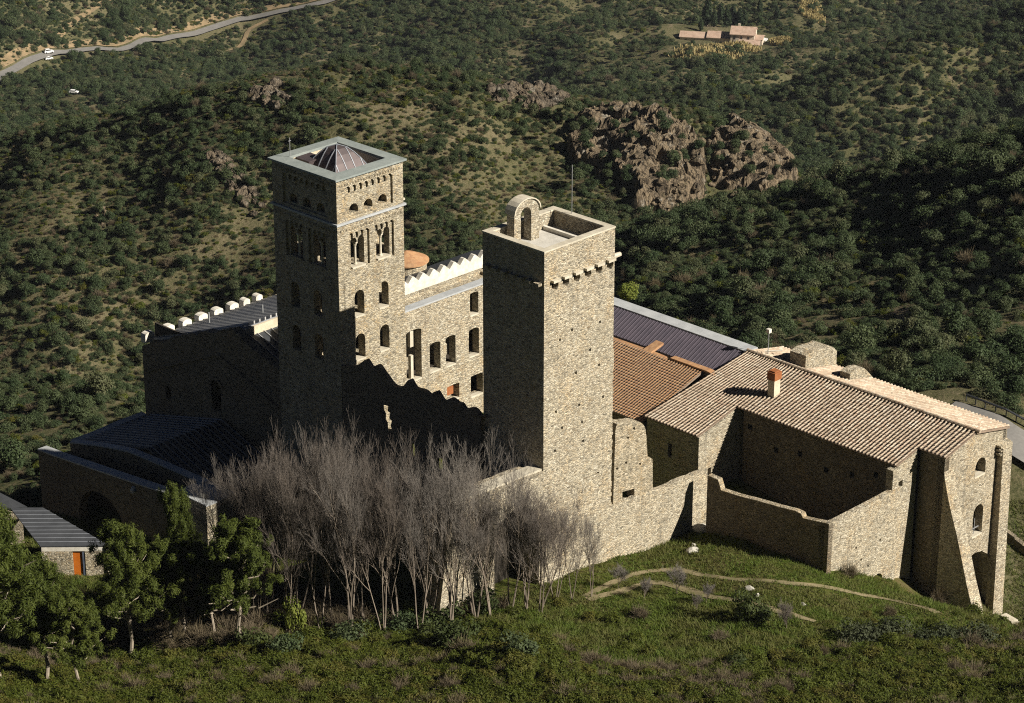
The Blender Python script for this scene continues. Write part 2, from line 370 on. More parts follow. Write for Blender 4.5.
# behind the ridges: hidden valley floor
for d, x, z in [(660,0,-110),(660,200,-108),(660,400,-104),(650,560,-108),(640,700,-115),(620,850,-120),(540,1000,-90),(760,0,-200),(760,300,-195),(760,600,-200),(740,800,-200),(700,1000,-170)]:
    p = atd(x, 150, d); ctl.append((p[0], p[1], z))
# middle hill, far valley and road slope
for a in [(620,95,-205),(700,95,-190),(760,175,-205),(850,150,-200),(1000,118,-196),(700,62,-205),(860,58,-186),(950,30,-178),(1023,8,-172),(1000,70,-184)]: cpx(*a)
for d, x, z in [(1080,700,-245),(1080,860,-240),(1060,1000,-210)]: p = atd(x, 60, d); ctl.append((p[0], p[1], z))
for a in [(0,80,-272),(50,55,-275),(120,48,-275),(200,25,-280),(320,3,-285),(100,10,-268),(0,30,-262),(0,0,-255),(250,50,-285),(420,40,-285),(500,70,-275),(560,80,-268),(600,50,-276),(520,10,-286),(725,35,-272),(650,20,-276),(690,55,-270),(800,15,-276),(900,2,-272),(600,0,-290),(850,0,-276)]: cpx(*a)
for x, y, z in [(-900,2300,-170),(0,2400,-230),(900,2300,-180),(0,3200,-60),(-1500,3200,-40),(1500,3200,-40),(-700,1400,-200),(800,1300,-160),(-500,800,-150),(450,800,-60),(-350,500,-90),(-300,300,-40),(350,250,0),(0,5000,150),(-3000,5000,200),(3000,5000,200)]: ctl.append((x,y,z))
ctl = np.array(ctl)
def pp(x, y):
    y = np.maximum(y, 8.0)
    return np.stack([x/np.maximum(y, 60)*800, 500*np.log((y+30)/230)], -1)
def kern(a, b): return np.sqrt(((a[:,None,:]-b[None,:,:])**2).sum(-1)+14.0**2)
_P = pp(ctl[:,0], ctl[:,1]); _n = len(_P)
_A = kern(_P, _P); _mean = np.c_[np.ones(_n), _P]
_K = np.block([[_A - np.eye(_n)*1.5, _mean],[_mean.T, np.zeros((3,3))]])
_w = np.linalg.solve(_K, np.r_[ctl[:,2], np.zeros(3)])
def Hs(x, y):
    x = np.atleast_1d(np.asarray(x, float)); y = np.atleast_1d(np.asarray(y, float)); out = np.empty(len(x))
    for i in range(0, len(x), 40000):
        q = pp(x[i:i+40000], y[i:i+40000])
        out[i:i+40000] = kern(q, _P)@_w[:_n] + _w[_n] + q@_w[_n+1:]
    return out
def H(x, y):
    x = np.atleast_1d(np.asarray(x, float)); y = np.atleast_1d(np.asarray(y, float))
    d = np.hypot(x, y)
    far = np.clip((d-300)/200, 0, 1); vfar = np.clip((d-700)/500, 0, 1)
    z = Hs(x, y)
    z = z + fbm(x/3.1, y/3.1, 3, 5)*.30*(1-far) + fbm(x/38, y/38, 5, 9)*(1.0*(far>0)*6.5*far) + fbm(x/150, y/150, 3, 21)*26*vfar
    z = z - np.abs(fbm(x/70, y/70, 3, 33))*far*6
    return z
def ground_px(px, py, lo=150, hi=2400):
    """the point of the ground seen at a place of the photograph"""
    t = np.geomspace(lo, hi, 1200); P = CAM + ray(px, py)[None,:]*(t[:,None]/F)
    h = P[:,2]-H(P[:,0], P[:,1]); k = np.argmax(h < 0)
    if k == 0: k = len(t)-1
    a, b = t[k-1], t[k]
    for _ in range(18):
        m = (a+b)/2; q = CAM+ray(px, py)*(m/F)
        if q[2] < H(q[0], q[1])[0]: b = m
        else: a = m
    return CAM+ray(px, py)*(b/F)
rows = np.concatenate([np.linspace(6, 150, 40, endpoint=False), np.linspace(150, 330, 230, endpoint=False), np.geomspace(330, 800, 170, endpoint=False), np.geomspace(800, 1900, 120, endpoint=False), np.geomspace(1900, 6000, 22)])
tn = np.concatenate([np.linspace(-1.1, -.26, 34, endpoint=False), np.linspace(-.26, .26, 330, endpoint=False), np.linspace(.26, 1.1, 34)])
gy = np.repeat(rows, len(tn)); gx = gy*np.tile(tn, len(rows))
# near the camera the fan opens wide
gx = np.where(gy < 150, np.tile(tn, len(rows))*np.maximum(gy, 150), gx)
gz = H(gx, gy)
def grid_obj(name, gx, gy, gz, nr, nc, m):
    me = bpy.data.meshes.new(name); me.vertices.add(nr*nc)
    me.vertices.foreach_set('co', np.stack([gx, gy, gz], -1).ravel())
    i = (np.arange(nr-1)[:,None]*nc+np.arange(nc-1)[None,:]).ravel()
    q = np.stack([i, i+1, i+nc+1, i+nc], -1)
    me.loops.add(q.size); me.loops.foreach_set('vertex_index', q.ravel().astype(np.int32))
    me.polygons.add(len(q)); me.polygons.foreach_set('loop_start', (np.arange(len(q))*4).astype(np.int32))
    me.update(calc_edges=True); me.polygons.foreach_set('use_smooth', [True]*len(q))
    me.materials.append(m); o = bpy.data.objects.new(name, me); COL.objects.link(o); return o
ter = grid_obj('terrain', gx, gy, gz, len(rows), len(tn), M['ground'])
tag(ter, 'hillside and valley ground of green turf and brown scrubby earth', None, None, 'structure')
dd = np.hypot(gx, gy)
_u = (gx-O2[0])*AX[0]+(gy-O2[1])*AX[1]
nearm = np.clip((262+fbm(gx/14, gy/14, 3, 3)*14-dd)/8, 0, 1)*np.clip((37+fbm(gx/6, gy/6, 2, 4)*6-_u)/4, 0, 1)
at = ter.data.attributes.new('near', 'FLOAT', 'POINT'); at.data.foreach_set('value', nearm)

from mathutils.bvhtree import BVHTree
_bvh = BVHTree.FromObject(ter, bpy.context.evaluated_depsgraph_get())
def gz_at(x, y):
    h = _bvh.ray_cast(Vector((x, y, 900)), Vector((0,0,-1)))
    return h[0].z if h[0] else float(H(x, y)[0])
def strip(name, pts, width, m, lift=.06, step=.8, flat=0.0, offs=None, label=None, kind='structure', wob=0):
    """a ribbon laid along ground points"""
    pts = [np.array(p[:2]) for p in pts]; cur = []
    # catmull-rom through the points
    q = [2*pts[0]-pts[1]]+pts+[2*pts[-1]-pts[-2]]
    for i in range(1, len(q)-2):
        n = max(2, int(np.linalg.norm(q[i+1]-q[i])/step))
        for k in range(n):
            t = k/n; cur.append(.5*((2*q[i])+(q[i+1]-q[i-1])*t+(2*q[i-1]-5*q[i]+4*q[i+1]-q[i+2])*t*t+(3*q[i]-q[i-1]-3*q[i+1]+q[i+2])*t**3))
    cur.append(pts[-1]); nc = 7; vs = []; fs = []
    for i, p in enumerate(cur):
        d = cur[min(i+1,len(cur)-1)]-cur[max(i-1,0)]; d = d/np.linalg.norm(d); s = np.array([-d[1], d[0]])
        w = width*(1+wob*math.sin(i*.37)+wob*.7*math.sin(i*.91+1))
        a, b = (-w/2, w/2) if offs is None else offs
        lat = [p+s*(a+(b-a)*j/(nc-1)) for j in range(nc)]; zz = [gz_at(*l) for l in lat]
        mid = max(zz) if flat else 0
        for l, z in zip(lat, zz): vs.append((l[0], l[1], (z*(1-flat)+mid*flat)+lift))
    for i in range(len(cur)-1):
        for j in range(nc-1): fs.append((i*nc+j, i*nc+j+1, (i+1)*nc+j+1, (i+1)*nc+j))
    mb = MB(); mb.add(vs, fs); o = mb.build(name, m, world=True, smooth=True)
    return tag(o, label, None, None, kind)
path_a = [ground_px(*p) for p in [(585,597),(610,584),(640,573),(672,570),(700,575),(740,580),(790,584),(840,590),(890,600),(938,613)]]
path_b = [ground_px(*p) for p in [(588,600),(620,592),(650,583),(680,588),(706,596),(740,602),(780,612),(815,622)]]
strip('path', path_a, .75, M['path'], .05, .5, 0, wob=.14, label='narrow trodden earth path crossing the green meadow below the walls')
strip('path', path_b, .9, M['path'], .07, .5, 0, wob=.2, label='lower branch of the earth path curving past the small bare tree')
far_road = [ground_px(*p) for p in [(-40,100),(0,78),(22,66),(50,55),(90,50),(130,48),(165,41),(205,31),(240,20),(280,12),(325,3),(380,-12)]]
strip('road', far_road, 5.5, M['road'], .25, 5, .6, label='pale mountain road crossing the far hillside at top left')
strip('earth_bank', far_road, 1, M['bank'], .5, 5, 0, offs=(3.6, 9), label='orange cut earth bank above the far mountain road')
side_track = [ground_px(*p) for p in [(268,21),(250,30),(245,40),(232,50),(215,57)]]
strip('track', side_track, 2.6, M['bank'], .5, 5, .3, label='dirt track leaving the far road downhill')
strip('track', [ground_px(*p) for p in [(55,40),(75,22),(105,2),(120,-8)]], 3, M['bank'], .4, 5, .3, label='faint dirt track climbing above the far road')
road_r = [ground_px(*p) for p in [(945,412),(970,420),(992,430),(1012,441),(1034,455),(1075,480)]]
strip('road', road_r, 4.6, M['road'], .12, 1.0, .5, label='grey asphalt road running behind the tiled hall on the right')
# ------------------------------------------------------------------ bell tower
BW, BD, ZB = 8.32, 8.95, -9.0
bt = thing('bell_tower', 'tall square stone bell tower with arcaded windows, slate rim and ribbed dome on top', 'tower', (0,0,ZB))
def sash(ax, c, h, parent, m=None, th=.16, out=.1, inn=.85):
    a, b, z0, z1 = bnds(h); k = MB()
    if ax == 'v': k.box(a+.02, b-.02, c-out*.3, c+inn, z0-th, z0-.01+.02)
    else: k.box(c-out*.3, c+inn, a+.02, b-.02, z0-th, z0+.01)
    return k.build('window_sill', m or M['coping_pale'], parent)
def double(a, b, z0, z1):
    """two round lights side by side over a shared slim column"""
    m = (a+b)/2; r = (b-a)/4-.05; zs = z1-r
    p = [(a,z0),(b,z0)]
    p += [(m+.1+r+r*math.cos(PI*i/6), zs+r*math.sin(PI*i/6)) for i in range(7)]
    p += [(m+.1, zs-.18),(m-.1, zs-.18)]
    p += [(m-.1-r+r*math.cos(PI*i/6), zs+r*math.sin(PI*i/6)) for i in range(7)]
    return p
def scallop(a, b, z0, z1, n=4):
    """recessed field with a row of little arches along its head"""
    w = (b-a)/n; r = w*.36; zs = z1-r; zl = zs-.32; p = [(a,z0),(b,z0)]
    for k in range(n):
        c = b-w*(k+.5); r0 = b-c if k == 0 else r; r1 = c-a if k == n-1 else r
        p += ([] if k == 0 else [(c+r, zl)])+[(c+r0, zs)]+[(c+r*math.cos(PI*i/5), zs+r*math.sin(PI*i/5)) for i in range(1,5)]+[(c-r1, zs)]+([] if k == n-1 else [(c-r, zl)])
    return p
skin = MB(); core = MB(); skT = .22
# openings of the lit face (plane v=0) measured along u, those of the shaded face (plane u=0) along v
litw = [hpx('v',.0,355.2,364.9,289,315.2), hpx('v',0,379,389,279,306.5), hpx('v',0,356.3,365.8,334.5,360.2), hpx('v',0,380,390.3,325.2,349.3)]
litt = [hpx('v',0,349.8,359.2,201.6,208.5), hpx('v',0,364,373,196,203), hpx('v',0,377.3,386.6,192,199)]
fieldA = scallop(1.35, 3.95, 16.75, 20.35); fieldB = scallop(4.45, 7.05, 16.75, 20.35)
fieldT = scallop(1.05, 7.0, 21.95, 24.95, 8)
dA, dB = double(1.75, 3.45, 16.9, 19.75), double(4.95, 6.65, 16.9, 19.75)
topz0, topz1 = 22.15, 23.05
litt = [arch(a, a+1.12, topz0, topz1) for a in (1.7, 3.5, 5.3)]
rowz = [(11.95, 14.5), (7.55, 10.1)]
litw = [arch(a, a+1.22, z0, z1) for z0, z1 in rowz for a in (1.9, 5.0)]
darkw = [arch(a, a+1.22, z0-.2, z1-.2) for z0, z1 in rowz for a in (2.4, 5.6)]
darkt = [arch(a, a+1.12, topz0, topz1) for a in (1.9, 3.8, 5.7)]
dfA, dfB, dfT = scallop(1.5, 4.1, 16.75, 20.35), scallop(4.7, 7.3, 16.75, 20.35), scallop(1.3, 7.5, 21.95, 24.95, 8)
ddA, ddB = double(1.95, 3.65, 16.9, 19.75), double(5.15, 6.85, 16.9, 19.75)
ZT = 25.8
face = lambda w: [(0,ZB),(w,ZB),(w,ZT),(0,ZT)]
def inset(poly, a, b): return [(a if i < .01 else (b if i > 99 else i), j) for i, j in poly]
skin.panel('v', 0, face(BW), skT, [fieldA, fieldB, fieldT]+litw)
core.panel('v', skT-.002, [(skT,ZB),(BW-skT,ZB),(BW-skT,ZT),(skT,ZT)], .75, [dA, dB]+litt+litw)
skin.panel('u', 0, [(skT,ZB),(BD,ZB),(BD,ZT),(skT,ZT)], skT, [dfA, dfB, dfT]+darkw)
core.panel('u', skT-.002, [(1.0,ZB),(BD-skT,ZB),(BD-skT,ZT),(1.0,ZT)], .75, [ddA, ddB]+darkt+darkw)
back = [arch(a, a+1.22, z0, z1) for z0, z1 in rowz for a in (1.9, 5.0)]+[rect(1.75,3.45,16.9,19.5), rect(4.95,6.65,16.9,19.5)]
core.panel('u', BW, [(skT,ZB),(BD,ZB),(BD,ZT),(skT,ZT)], -.95, back)
core.panel('v', BD, [(skT,ZB),(BW-.95,ZB),(BW-.95,ZT),(skT,ZT)], -.95, back)
for z in (6.9, 11.4, 16.0): core.box(.95, BW-.95, .95, BD-.95, z-.3, z)  # unseen floor slabs added to keep the tower openings dark
skin.v += core.v; n0 = len(skin.v)-len(core.v); skin.f += [tuple(i+n0 for i in f) for f in core.f]
skin.build('wall', M['stone_bell'], bt)
for h in litw+[dA, dB]: sash('v', 0, h, bt, M['coping_pale'])
for h in darkw+[ddA, ddB]: sash('u', 0, h, bt, M['stone_bell'])
for ax, hs in (('v', (dA, dB)), ('u', (ddA, ddB))):
    for h in hs:
        a, b, z0, z1 = bnds(h); m = (a+b)/2; k = MB()
        c = (m, .55, z0) if ax == 'v' else (.55, m, z0)
        hh = 2.12
        k.lathe(c, [(.19,0),(.19,.1),(.12,.16),(.11,hh-.35),(.13,hh-.3),(.2,hh-.05),(.2,hh)], 10)
        e = .24
        if ax == 'v': k.box(m-.12, m+.12, .3, .85, z0+hh-.005, z0+hh+.16)
        else: k.box(.3, .85, m-.12, m+.12, z0+hh-.005, z0+hh+.16)
        k.build('column', M['coping_pale'], bt)
k = MB(); o_ = .2
for a in ((-o_, BW+o_, -o_, -.002), (-o_, BW+o_, BD+.002, BD+o_), (-o_, -.002, 0, BD), (BW+.002, BW+o_, 0, BD)): k.box(*a, 21.42, 21.62)
k.build('string_course', M['coping'], bt)
for nm, zz, st_ in (('frieze', 25.15, .34), ('frieze', 20.75, .36)):
    k = MB()
    for i in range(int(BW/st_)-1):
        c = st_*(i+1)
        k.add([(c-.11,-.002,zz),(c+.11,-.002,zz),(c,-.12,zz),(c-.11,-.002,zz+.16),(c+.11,-.002,zz+.16),(c,-.12,zz+.16)], [(0,1,2),(3,5,4),(0,2,5,3),(2,1,4,5),(1,0,3,4)])
        k.add([(-.002,c-.11,zz),(-.002,c+.11,zz),(-.12,c,zz),(-.002,c-.11,zz+.16),(-.002,c+.11,zz+.16),(-.12,c,zz+.16)], [(0,1,2),(3,5,4),(0,2,5,3),(2,1,4,5),(1,0,3,4)])
    k.box(.1, BW-.1, -.035, -.003, zz-.05, zz+.2); k.box(-.035, -.003, .1, BD-.1, zz-.05, zz+.2)
    k.build(nm, M['stone_bell'], bt)
k = MB(); e = .27; w = 1.12
k.hexa([(-e,-e,25.8),(BW+e,-e,25.8),(BW-w,w,25.8),(w,w,25.8)], [(-e,-e,25.98),(BW+e,-e,25.98),(BW-w,w,26.05),(w,w,26.05)])
k.hexa([(BW+e,-e,25.8),(BW+e,BD+e,25.8),(BW-w,BD-w,25.8),(BW-w,w,25.8)], [(BW+e,-e,25.98),(BW+e,BD+e,25.98),(BW-w,BD-w,26.05),(BW-w,w,26.05)])
k.hexa([(BW+e,BD+e,25.8),(-e,BD+e,25.8),(w,BD-w,25.8),(BW-w,BD-w,25.8)], [(BW+e,BD+e,25.98),(-e,BD+e,25.98),(w,BD-w,26.05),(BW-w,BD-w,26.05)])
k.hexa([(-e,BD+e,25.8),(-e,-e,25.8),(w,w,25.8),(w,BD-w,25.8)], [(-e,BD+e,25.98),(-e,-e,25.98),(w,w,26.05),(w,BD-w,26.05)])
k.build('coping', M['cap_slate'], bt)
k = MB()
for a in ((w, BW-w, BD-w, BD-w+.1), (BW-w, BW-w+.1, w, BD-w), (w-.1, w, w, BD-w), (w, BW-w, w-.1, w)): k.box(*a, 23.2, 25.79)
k.box(w, BW-w, w, BD-w, 23.1, 23.3); k.build('parapet_lining', M['plaster'], bt)
# square dome of sheet metal
cx, cy = BW/2, BD/2
def dome_ring(r): return [(cx-r,cy-r),(cx+r,cy-r),(cx+r,cy+r),(cx-r,cy+r)]
prof = [(2.55,23.35),(2.48,23.9),(2.28,24.6),(1.95,25.35),(1.55,26.0),(1.1,26.6),(.65,27.05),(.02,27.3)]
k = MB(); vs = []; fs = []
for r, z in prof: vs += [(p[0],p[1],z) for p in dome_ring(r)]
for i in range(len(prof)-1):
    for j in range(4): fs.append((i*4+j, i*4+(j+1)%4, (i+1)*4+(j+1)%4, (i+1)*4+j))
k.add(vs, fs); dome = k.build('dome', M['copper'], bt)
k = MB()
for j in range(4):
    for t in (0, .2, .4, .6, .8):
        pts = []
        for r, z in prof:
            a, b = dome_ring(r)[j], dome_ring(r)[(j+1)%4]
            s = t if t else 0
            # ribs run straight up the slope and die into the hip
            off = (s-.5)*5.1
            if t and abs(off) > r: break
            d = ((b[0]-a[0])/(2*r), (b[1]-a[1])/(2*r)); m_ = ((a[0]+b[0])/2, (a[1]+b[1])/2)
            pts.append((m_[0]+d[0]*off, m_[1]+d[1]*off, z+.02) if t else (a[0], a[1], z+.02))
        if len(pts) > 1: k.tube(pts, .055, 4)
o = k.build('seam', M['zinc'], dome)
k = MB(); k.box(cx-2.4, cx-.8, cy+1.2, cy+2.9, 23.4, 25.9); k.slab([(cx-2.5,cy+1.1,25.95),(cx-.7,cy+1.1,26.0),(cx-.7,cy+3.0,26.0),(cx-2.5,cy+3.0,25.95)], .1)
k.build('roof_hatch', M['copper'], bt)
k = MB(); k.tube([(1.2,7.7,26.0),(1.2,7.7,27.9)], .035, 5); k.tube([(1.05,7.7,27.6),(1.35,7.7,27.6)], .03, 4); k.build('mast', M['iron'], bt)
k = MB(); k.box(BW+.002, BW+.55, .35, .55, 21.7, 21.9); k.build('gargoyle', M['coping_pale'], bt)

# ------------------------------------------------------------------ defence tower
U0, U1, V0, V1, ZF, ZP = .38, 9.25, -25.9, -18.5, 24.15, 25.55
dt = thing('defence_tower', 'square rubble stone defence tower with open parapet and small arched bellcote', 'tower', (U0,V0,-9))
k = MB(); rr = random.Random(5)
holes = []
for x, y in [(576,373),(599,365),(603,397),(579,405),(556,412),(582,422),(562,428),(583,441),(555,451),(590,350),(560,340),(572,330),(600,322)]:
    p = pv(x, y, V0); holes.append(rect(p[0]-.12, p[0]+.12, p[2]-.14, p[2]+.14))
a, b = pv(583,476,V0), pv(599,476,V0); zz = (a[2]+b[2])/2; holes.append(rect(a[0], b[0], zz-.09, zz+.09))
for x, y in [(555,281.5),(566,277.5),(577,273),(588,269),(599,265),(610,261)]:
    p = pv(x, y, V0); holes.append([(p[0]-.42,22.02),(p[0]+.2,21.8),(p[0]+.44,22.1),(p[0]+.4,22.62),(p[0]-.36,22.62)])
k.panel('v', V0, [(U0,-9),(U1,-9),(U1,ZP),(U0,ZP)], .6, holes)
k.panel('u', U0, [(V0+.6,-9),(V1-.6,-9),(V1-.6,ZP),(V0+.6,ZP)], .6)
k.panel('u', U1, [(V0+.6,-9),(V1-.6,-9),(V1-.6,ZP),(V0+.6,ZP)], -.6)
k.panel('v', V1, [(U0,-9),(U1,-9),(U1,ZP),(U0,ZP)], -.6)
k.build('wall', M['stone_ochre'], dt)
k = MB(); k.box(U0+.6, U1-.6, V0+.6, V1-.6, ZF-.4, ZF); k.build('roof_terrace', M['pave'], dt)
k = MB(); k.box(U1-2.0, U1-1.7, V0+.6, V1-.6, ZF+.001, ZF+.35); k.build('gutter_kerb', M['white'], dt)
k = MB(); k.box(U0+1.9, U0+2.8, V0+1.6, V0+2.3, ZF+.003, ZF+.12); k.build('roof_hatch', M['rust'], dt)
k = MB(); e = .05
k.box(U0-e, U1+e, V0-e, V0+.64, ZP+.002, ZP+.14); k.box(U0-e, U1+e, V1-.64, V1+e, ZP+.002, ZP+.14)
k.box(U0-e, U0+.64, V0+.64, V1-.64, ZP+.002, ZP+.14); k.box(U1-.64, U1+e, V0+.64, V1-.64, ZP+.002, ZP+.14)
k.build('coping', M['coping_pale'], dt)
# arched bellcote standing on the roof terrace
bv0, bv1, ba, bb = -20.35, -19.45, 2.4, 5.5
outl = [(ba,ZF)]+[(bb,ZF),(bb,27.0)]+[((ba+bb)/2+(bb-ba)/2*math.cos(PI*i/10), 27.0+1.15*math.sin(PI*i/10)) for i in range(1,10)]+[(ba,27.0)]
k = MB(); op = arch(3.25, 4.5, ZF+.02, 27.35); 
# opening reaches the floor: build as an arch shape with legs
poly = [(ba,ZF),(3.2,ZF)]+[(3.85-.65*math.cos(PI*i/8), 26.75+.65*math.sin(PI*i/8)) for i in range(9)]+[(4.5,ZF)]+outl[1:]
k.panel('v', bv0, poly, bv1-bv0); cote = k.build('bellcote', M['stone_ochre'], dt)
k = MB(); cp = [((ba+bb)/2+((bb-ba)/2+.12)*math.cos(PI*i/10), 27.0+1.25*math.sin(PI*i/10)) for i in range(11)]
cq = [((ba+bb)/2+((bb-ba)/2+.01)*math.cos(PI*i/10), 27.0+1.16*math.sin(PI*i/10)) for i in range(11)]
k.panel('v', bv0-.15, cp+cq[::-1], bv1-bv0+.3); k.build('coping', M['coping_pale'], cote)
for x, y in [(555,279),(566,275),(577,270.5),(588,266.5),(599,262.5),(610,258.5)]:
    p = pv(x, y, V0); k = MB(); a = p[0]
    k.box(a-.5, a+.42, V0-.36, V0-.003, 22.64, 22.86)
    k.build('corbel', M['coping_pale'], dt)
for i in range(7):
    b = V0+.5+i*1.02; k = MB()
    k.box(U0-.5, U0-.003, b-.3, b+.3, 22.55, 22.82)
    k.build('corbel', M['stone_ochre'], dt)
k = MB(); k.tube([(U1-.1,V0+.35,22.75),(U1+.95,V0+.2,22.8)], [.26,.2], 8); k.build('gargoyle', M['coping_pale'], dt)
k = MB(); k.tube([(U1-.3,-21.0,25.6),(U1-.3,-21.0,30.2)], .035, 5); k.build('lightning_rod', M['iron'], dt)
k = MB(); rr = random.Random(8); z = -8
while z < 14:
    h_ = rr.uniform(.25,.5); k.box(U1+.002, U1+rr.uniform(.05,.2), V0+.05, V0+rr.uniform(.4,.9), z, z+h_-.03); z += h_
k.build('toothed_stones', M['stone_ochre'], dt)

# ------------------------------------------------------------------ ruined wall between the towers
rt = [pu(x,y,0) for x, y in [(341,366),(357,367),(362,362),(365,359),(368,364),(370,368),(374,367),(377,364),(382,372),(388,380),(392,386),(398,388),(403,387),(407,381),(409,379),(412,385),(414,389),(423,390),(430,397),(433,392),(436,391),(439,397),(442,402),(446,400),(450,398),(454,401),(457,404),(460,403),(464,411),(468,408),(474,409),(477,413),(480,417),(483,414),(487,418)]]
top = [(p[1], p[2]) for p in rt]
hole = [pu(x,y,0) for x, y in [(379.5,404),(388,406),(387.5,411),(390,413),(389,418),(391.5,421),(390.5,426),(392,431),(384,430),(383.8,424),(381.8,421),(382,415),(380,411)]]
cr = []
for i, p in enumerate(top):
    a = top[max(i-1,0)]; b = top[min(i+1,len(top)-1)]
    cr.append((p[0]*.8+(a[0]+b[0])*.1, p[1]*.9+(a[1]+b[1])*.05) if 0 < i < len(top)-1 else p)
sm_ = [cr[0]]
for a, b in zip(cr[:-1], cr[1:]): sm_ += [(a[0]*.75+b[0]*.25, a[1]*.75+b[1]*.25), (a[0]*.25+b[0]*.75, a[1]*.25+b[1]*.75)]
top = sm_+[cr[-1]]
out = ragged(top, .07, .3)+[(-18.48,top[-1][1]),(-18.48,-9.5),(-.02,-9.5)]
wins = [arch(-9.9,-9.1,1.2,2.7), rect(-13.6,-12.6,1.0,2.4)]
k = MB(); k.panel('u', 0.02, out, .5, [[(p[1],p[2]) for p in hole]]+wins)
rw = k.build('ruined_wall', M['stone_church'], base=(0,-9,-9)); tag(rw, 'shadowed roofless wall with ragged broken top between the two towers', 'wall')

# ------------------------------------------------------------------ sunlit palace wall in the courtyard
pl = thing('palace_ruin', 'sunlit courtyard building with rows of empty windows between the towers', 'building', (BW,0,-8))
ws = [seg(*b) for b in []]
def H_(x0,x1,yt,yb,kind=seg,**q): return hpx('v',0.35,x0,x1,yt,yb,kind,**q)
ws = [H_(406.3,421.6,329.5,380), H_(429.7,440.5,342,370.5), H_(445.8,455.6,335.5,364.8), H_(468.8,479,328,355.2), H_(469.9,478.4,292,314.2,kind=seg,rise=.12), H_(447,459.4,384.5,399.5,kind=seg,rise=.1), H_(470.8,483,374,394.5,kind=seg,rise=.1)]
zt = 10.35
k = MB(); k.panel('v', .35, [(BW+.01,-8),(22,-8),(22,zt),(BW+.01,zt)], .9, ws)
k.box(BW+.96, 22, 3.6, 4.2, -8, zt-.3); k.box(22, 22.6, .35, 4.2, -8, zt-.3); k.build('wall', M['stone_ochre'], pl)
for h in ws: sash('v', .35, h, pl, M['coping_pale'], inn=.5)
k = MB(); k.box(BW+.01, 22, .3, 1.3, zt+.002, zt+.16); k.build('coping', M['coping'], pl)
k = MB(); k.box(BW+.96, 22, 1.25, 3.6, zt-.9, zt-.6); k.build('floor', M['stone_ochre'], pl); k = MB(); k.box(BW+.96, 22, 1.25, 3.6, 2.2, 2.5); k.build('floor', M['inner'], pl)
a, b, z0, z1 = bnds(ws[0]); k = MB(); k.box((a+b)/2-.05, (a+b)/2+.28, .75, 1.1, z0+.002, z0+2.4); k.box((a+b)/2-.1, (a+b)/2+.32, .75, 1.1, z0+3.3, z1-.02); k.build('mullion', M['coping_pale'], pl)
a, b, z0, z1 = bnds(ws[5]); k = MB(); k.box(a+.05, b-.35, .85, 1.2, z0+.35, z1-.35); k.build('brick_infill', M['rust'], pl)
# upper storey with the white notched parapet
us = thing('upper_storey', 'stone upper storey under a white notched parapet behind the courtyard wall', 'building', (BW,5,-4))
sq = [hpx('v',5,x-2.6,x+2.6,y-3,y+3,rect) for x, y in [(406,301.5),(422,295.5),(439,289),(481,271.5)]]
zs = pv(445,281,5)[2]
k = MB(); k.panel('v', 5, [(8.9,-4),(29,-4),(29,zs),(8.9,zs)], .7, sq); k.build('wall', M['stone_ochre'], us)
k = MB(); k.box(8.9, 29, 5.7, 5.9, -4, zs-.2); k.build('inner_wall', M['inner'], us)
pt = [(8.9,zs+.002),(29,zs+.002)]; u = 29.0; zlo, zhi = zs+1.1, zs+1.7
st_ = 1.42; n = int((29-8.9)/st_)
for i in range(n):
    b = 29-i*st_
    pt += [(b-.02, zlo),(b-st_*.5, zhi),(b-st_*.62, zhi)]
pt += [(8.9, zlo)]
k = MB(); k.panel('v', 4.93, pt, .5); k.build('notched_parapet', M['white'], us)
k = MB(); k.slab([(8.9,5.46,zs+1.0),(29,5.46,zs+1.0),(29,12,zs-1.5),(8.9,12,zs-1.5)], .3); k.build('roof', M['zinc_dark'], us)
k = MB()
for i in range(48): k.box(9.0+i*.42, 9.08+i*.42, 5.5, 5.95, zs+.8, zs+1.2)
k.build('roof_rib', M['seam'], us)
# round apse with a tiled cone
ap = thing('round_apse', 'round stone apse with low orange tiled cone beside the bell tower', 'building', (19.9,12.1,-4))
k = MB(); k.lathe((19.9,12.1,-4), [(2.05,0),(2.05,13.5)], 28); k.build('wall', M['stone_ochre'], ap)
k = MB(); k.lathe((19.9,12.1,9.52), [(2.3,0),(2.3,.12),(1.15,.65),(.05,1.05)], 28); k.build('roof', M['tile_orange'], ap)

# ------------------------------------------------------------------ church
ch = thing('church', 'dark gabled church front and long metal roofs with pale merlons left of the bell tower', 'church', (0,18,-13))
fz = [(x, y) for x, y in [(142,346),(150,344),(156,342),(165,341),(172,337),(180,336),(192,333),(197,335),(205,331),(213,333),(222,330),(232,329),(236,333),(243,340),(248,345),(255,351),(262,357),(270,364),(280,371)]]
ft = [pu(x, y, .3) for x, y in fz]; ft = [(p[1], p[2]) for p in ft]
door = arch(*[pu(217,412,.3)[1]-.75, pu(217,412,.3)[1]+.75, -3.2, .15]); win1 = rect(26.6,27.5,-4.4,-2.9); win2 = arch(9.9,10.7,-3.9,-2.4)
out = ragged(ft, .09, .5, random.Random(4))+[(8.97,ft[-1][1]),(8.97,-14),(ft[0][0],-14)]
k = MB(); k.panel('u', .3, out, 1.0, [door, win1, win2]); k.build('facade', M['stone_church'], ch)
k = MB(); ap_ = pu(218,354,.3); l_ = pu(146,371,.3); r_ = pu(279,408,.3)
for a, b in ((l_, ap_), (ap_, r_)):
    k.hexa([(.08,a[1],a[2]-.1),(.298,a[1],a[2]-.1),(.298,b[1],b[2]-.1),(.08,b[1],b[2]-.1)], [(.08,a[1],a[2]+.15),(.298,a[1],a[2]+.15),(.298,b[1],b[2]+.15),(.08,b[1],b[2]+.15)])
k.build('gable_moulding', M['stone_church'], ch)
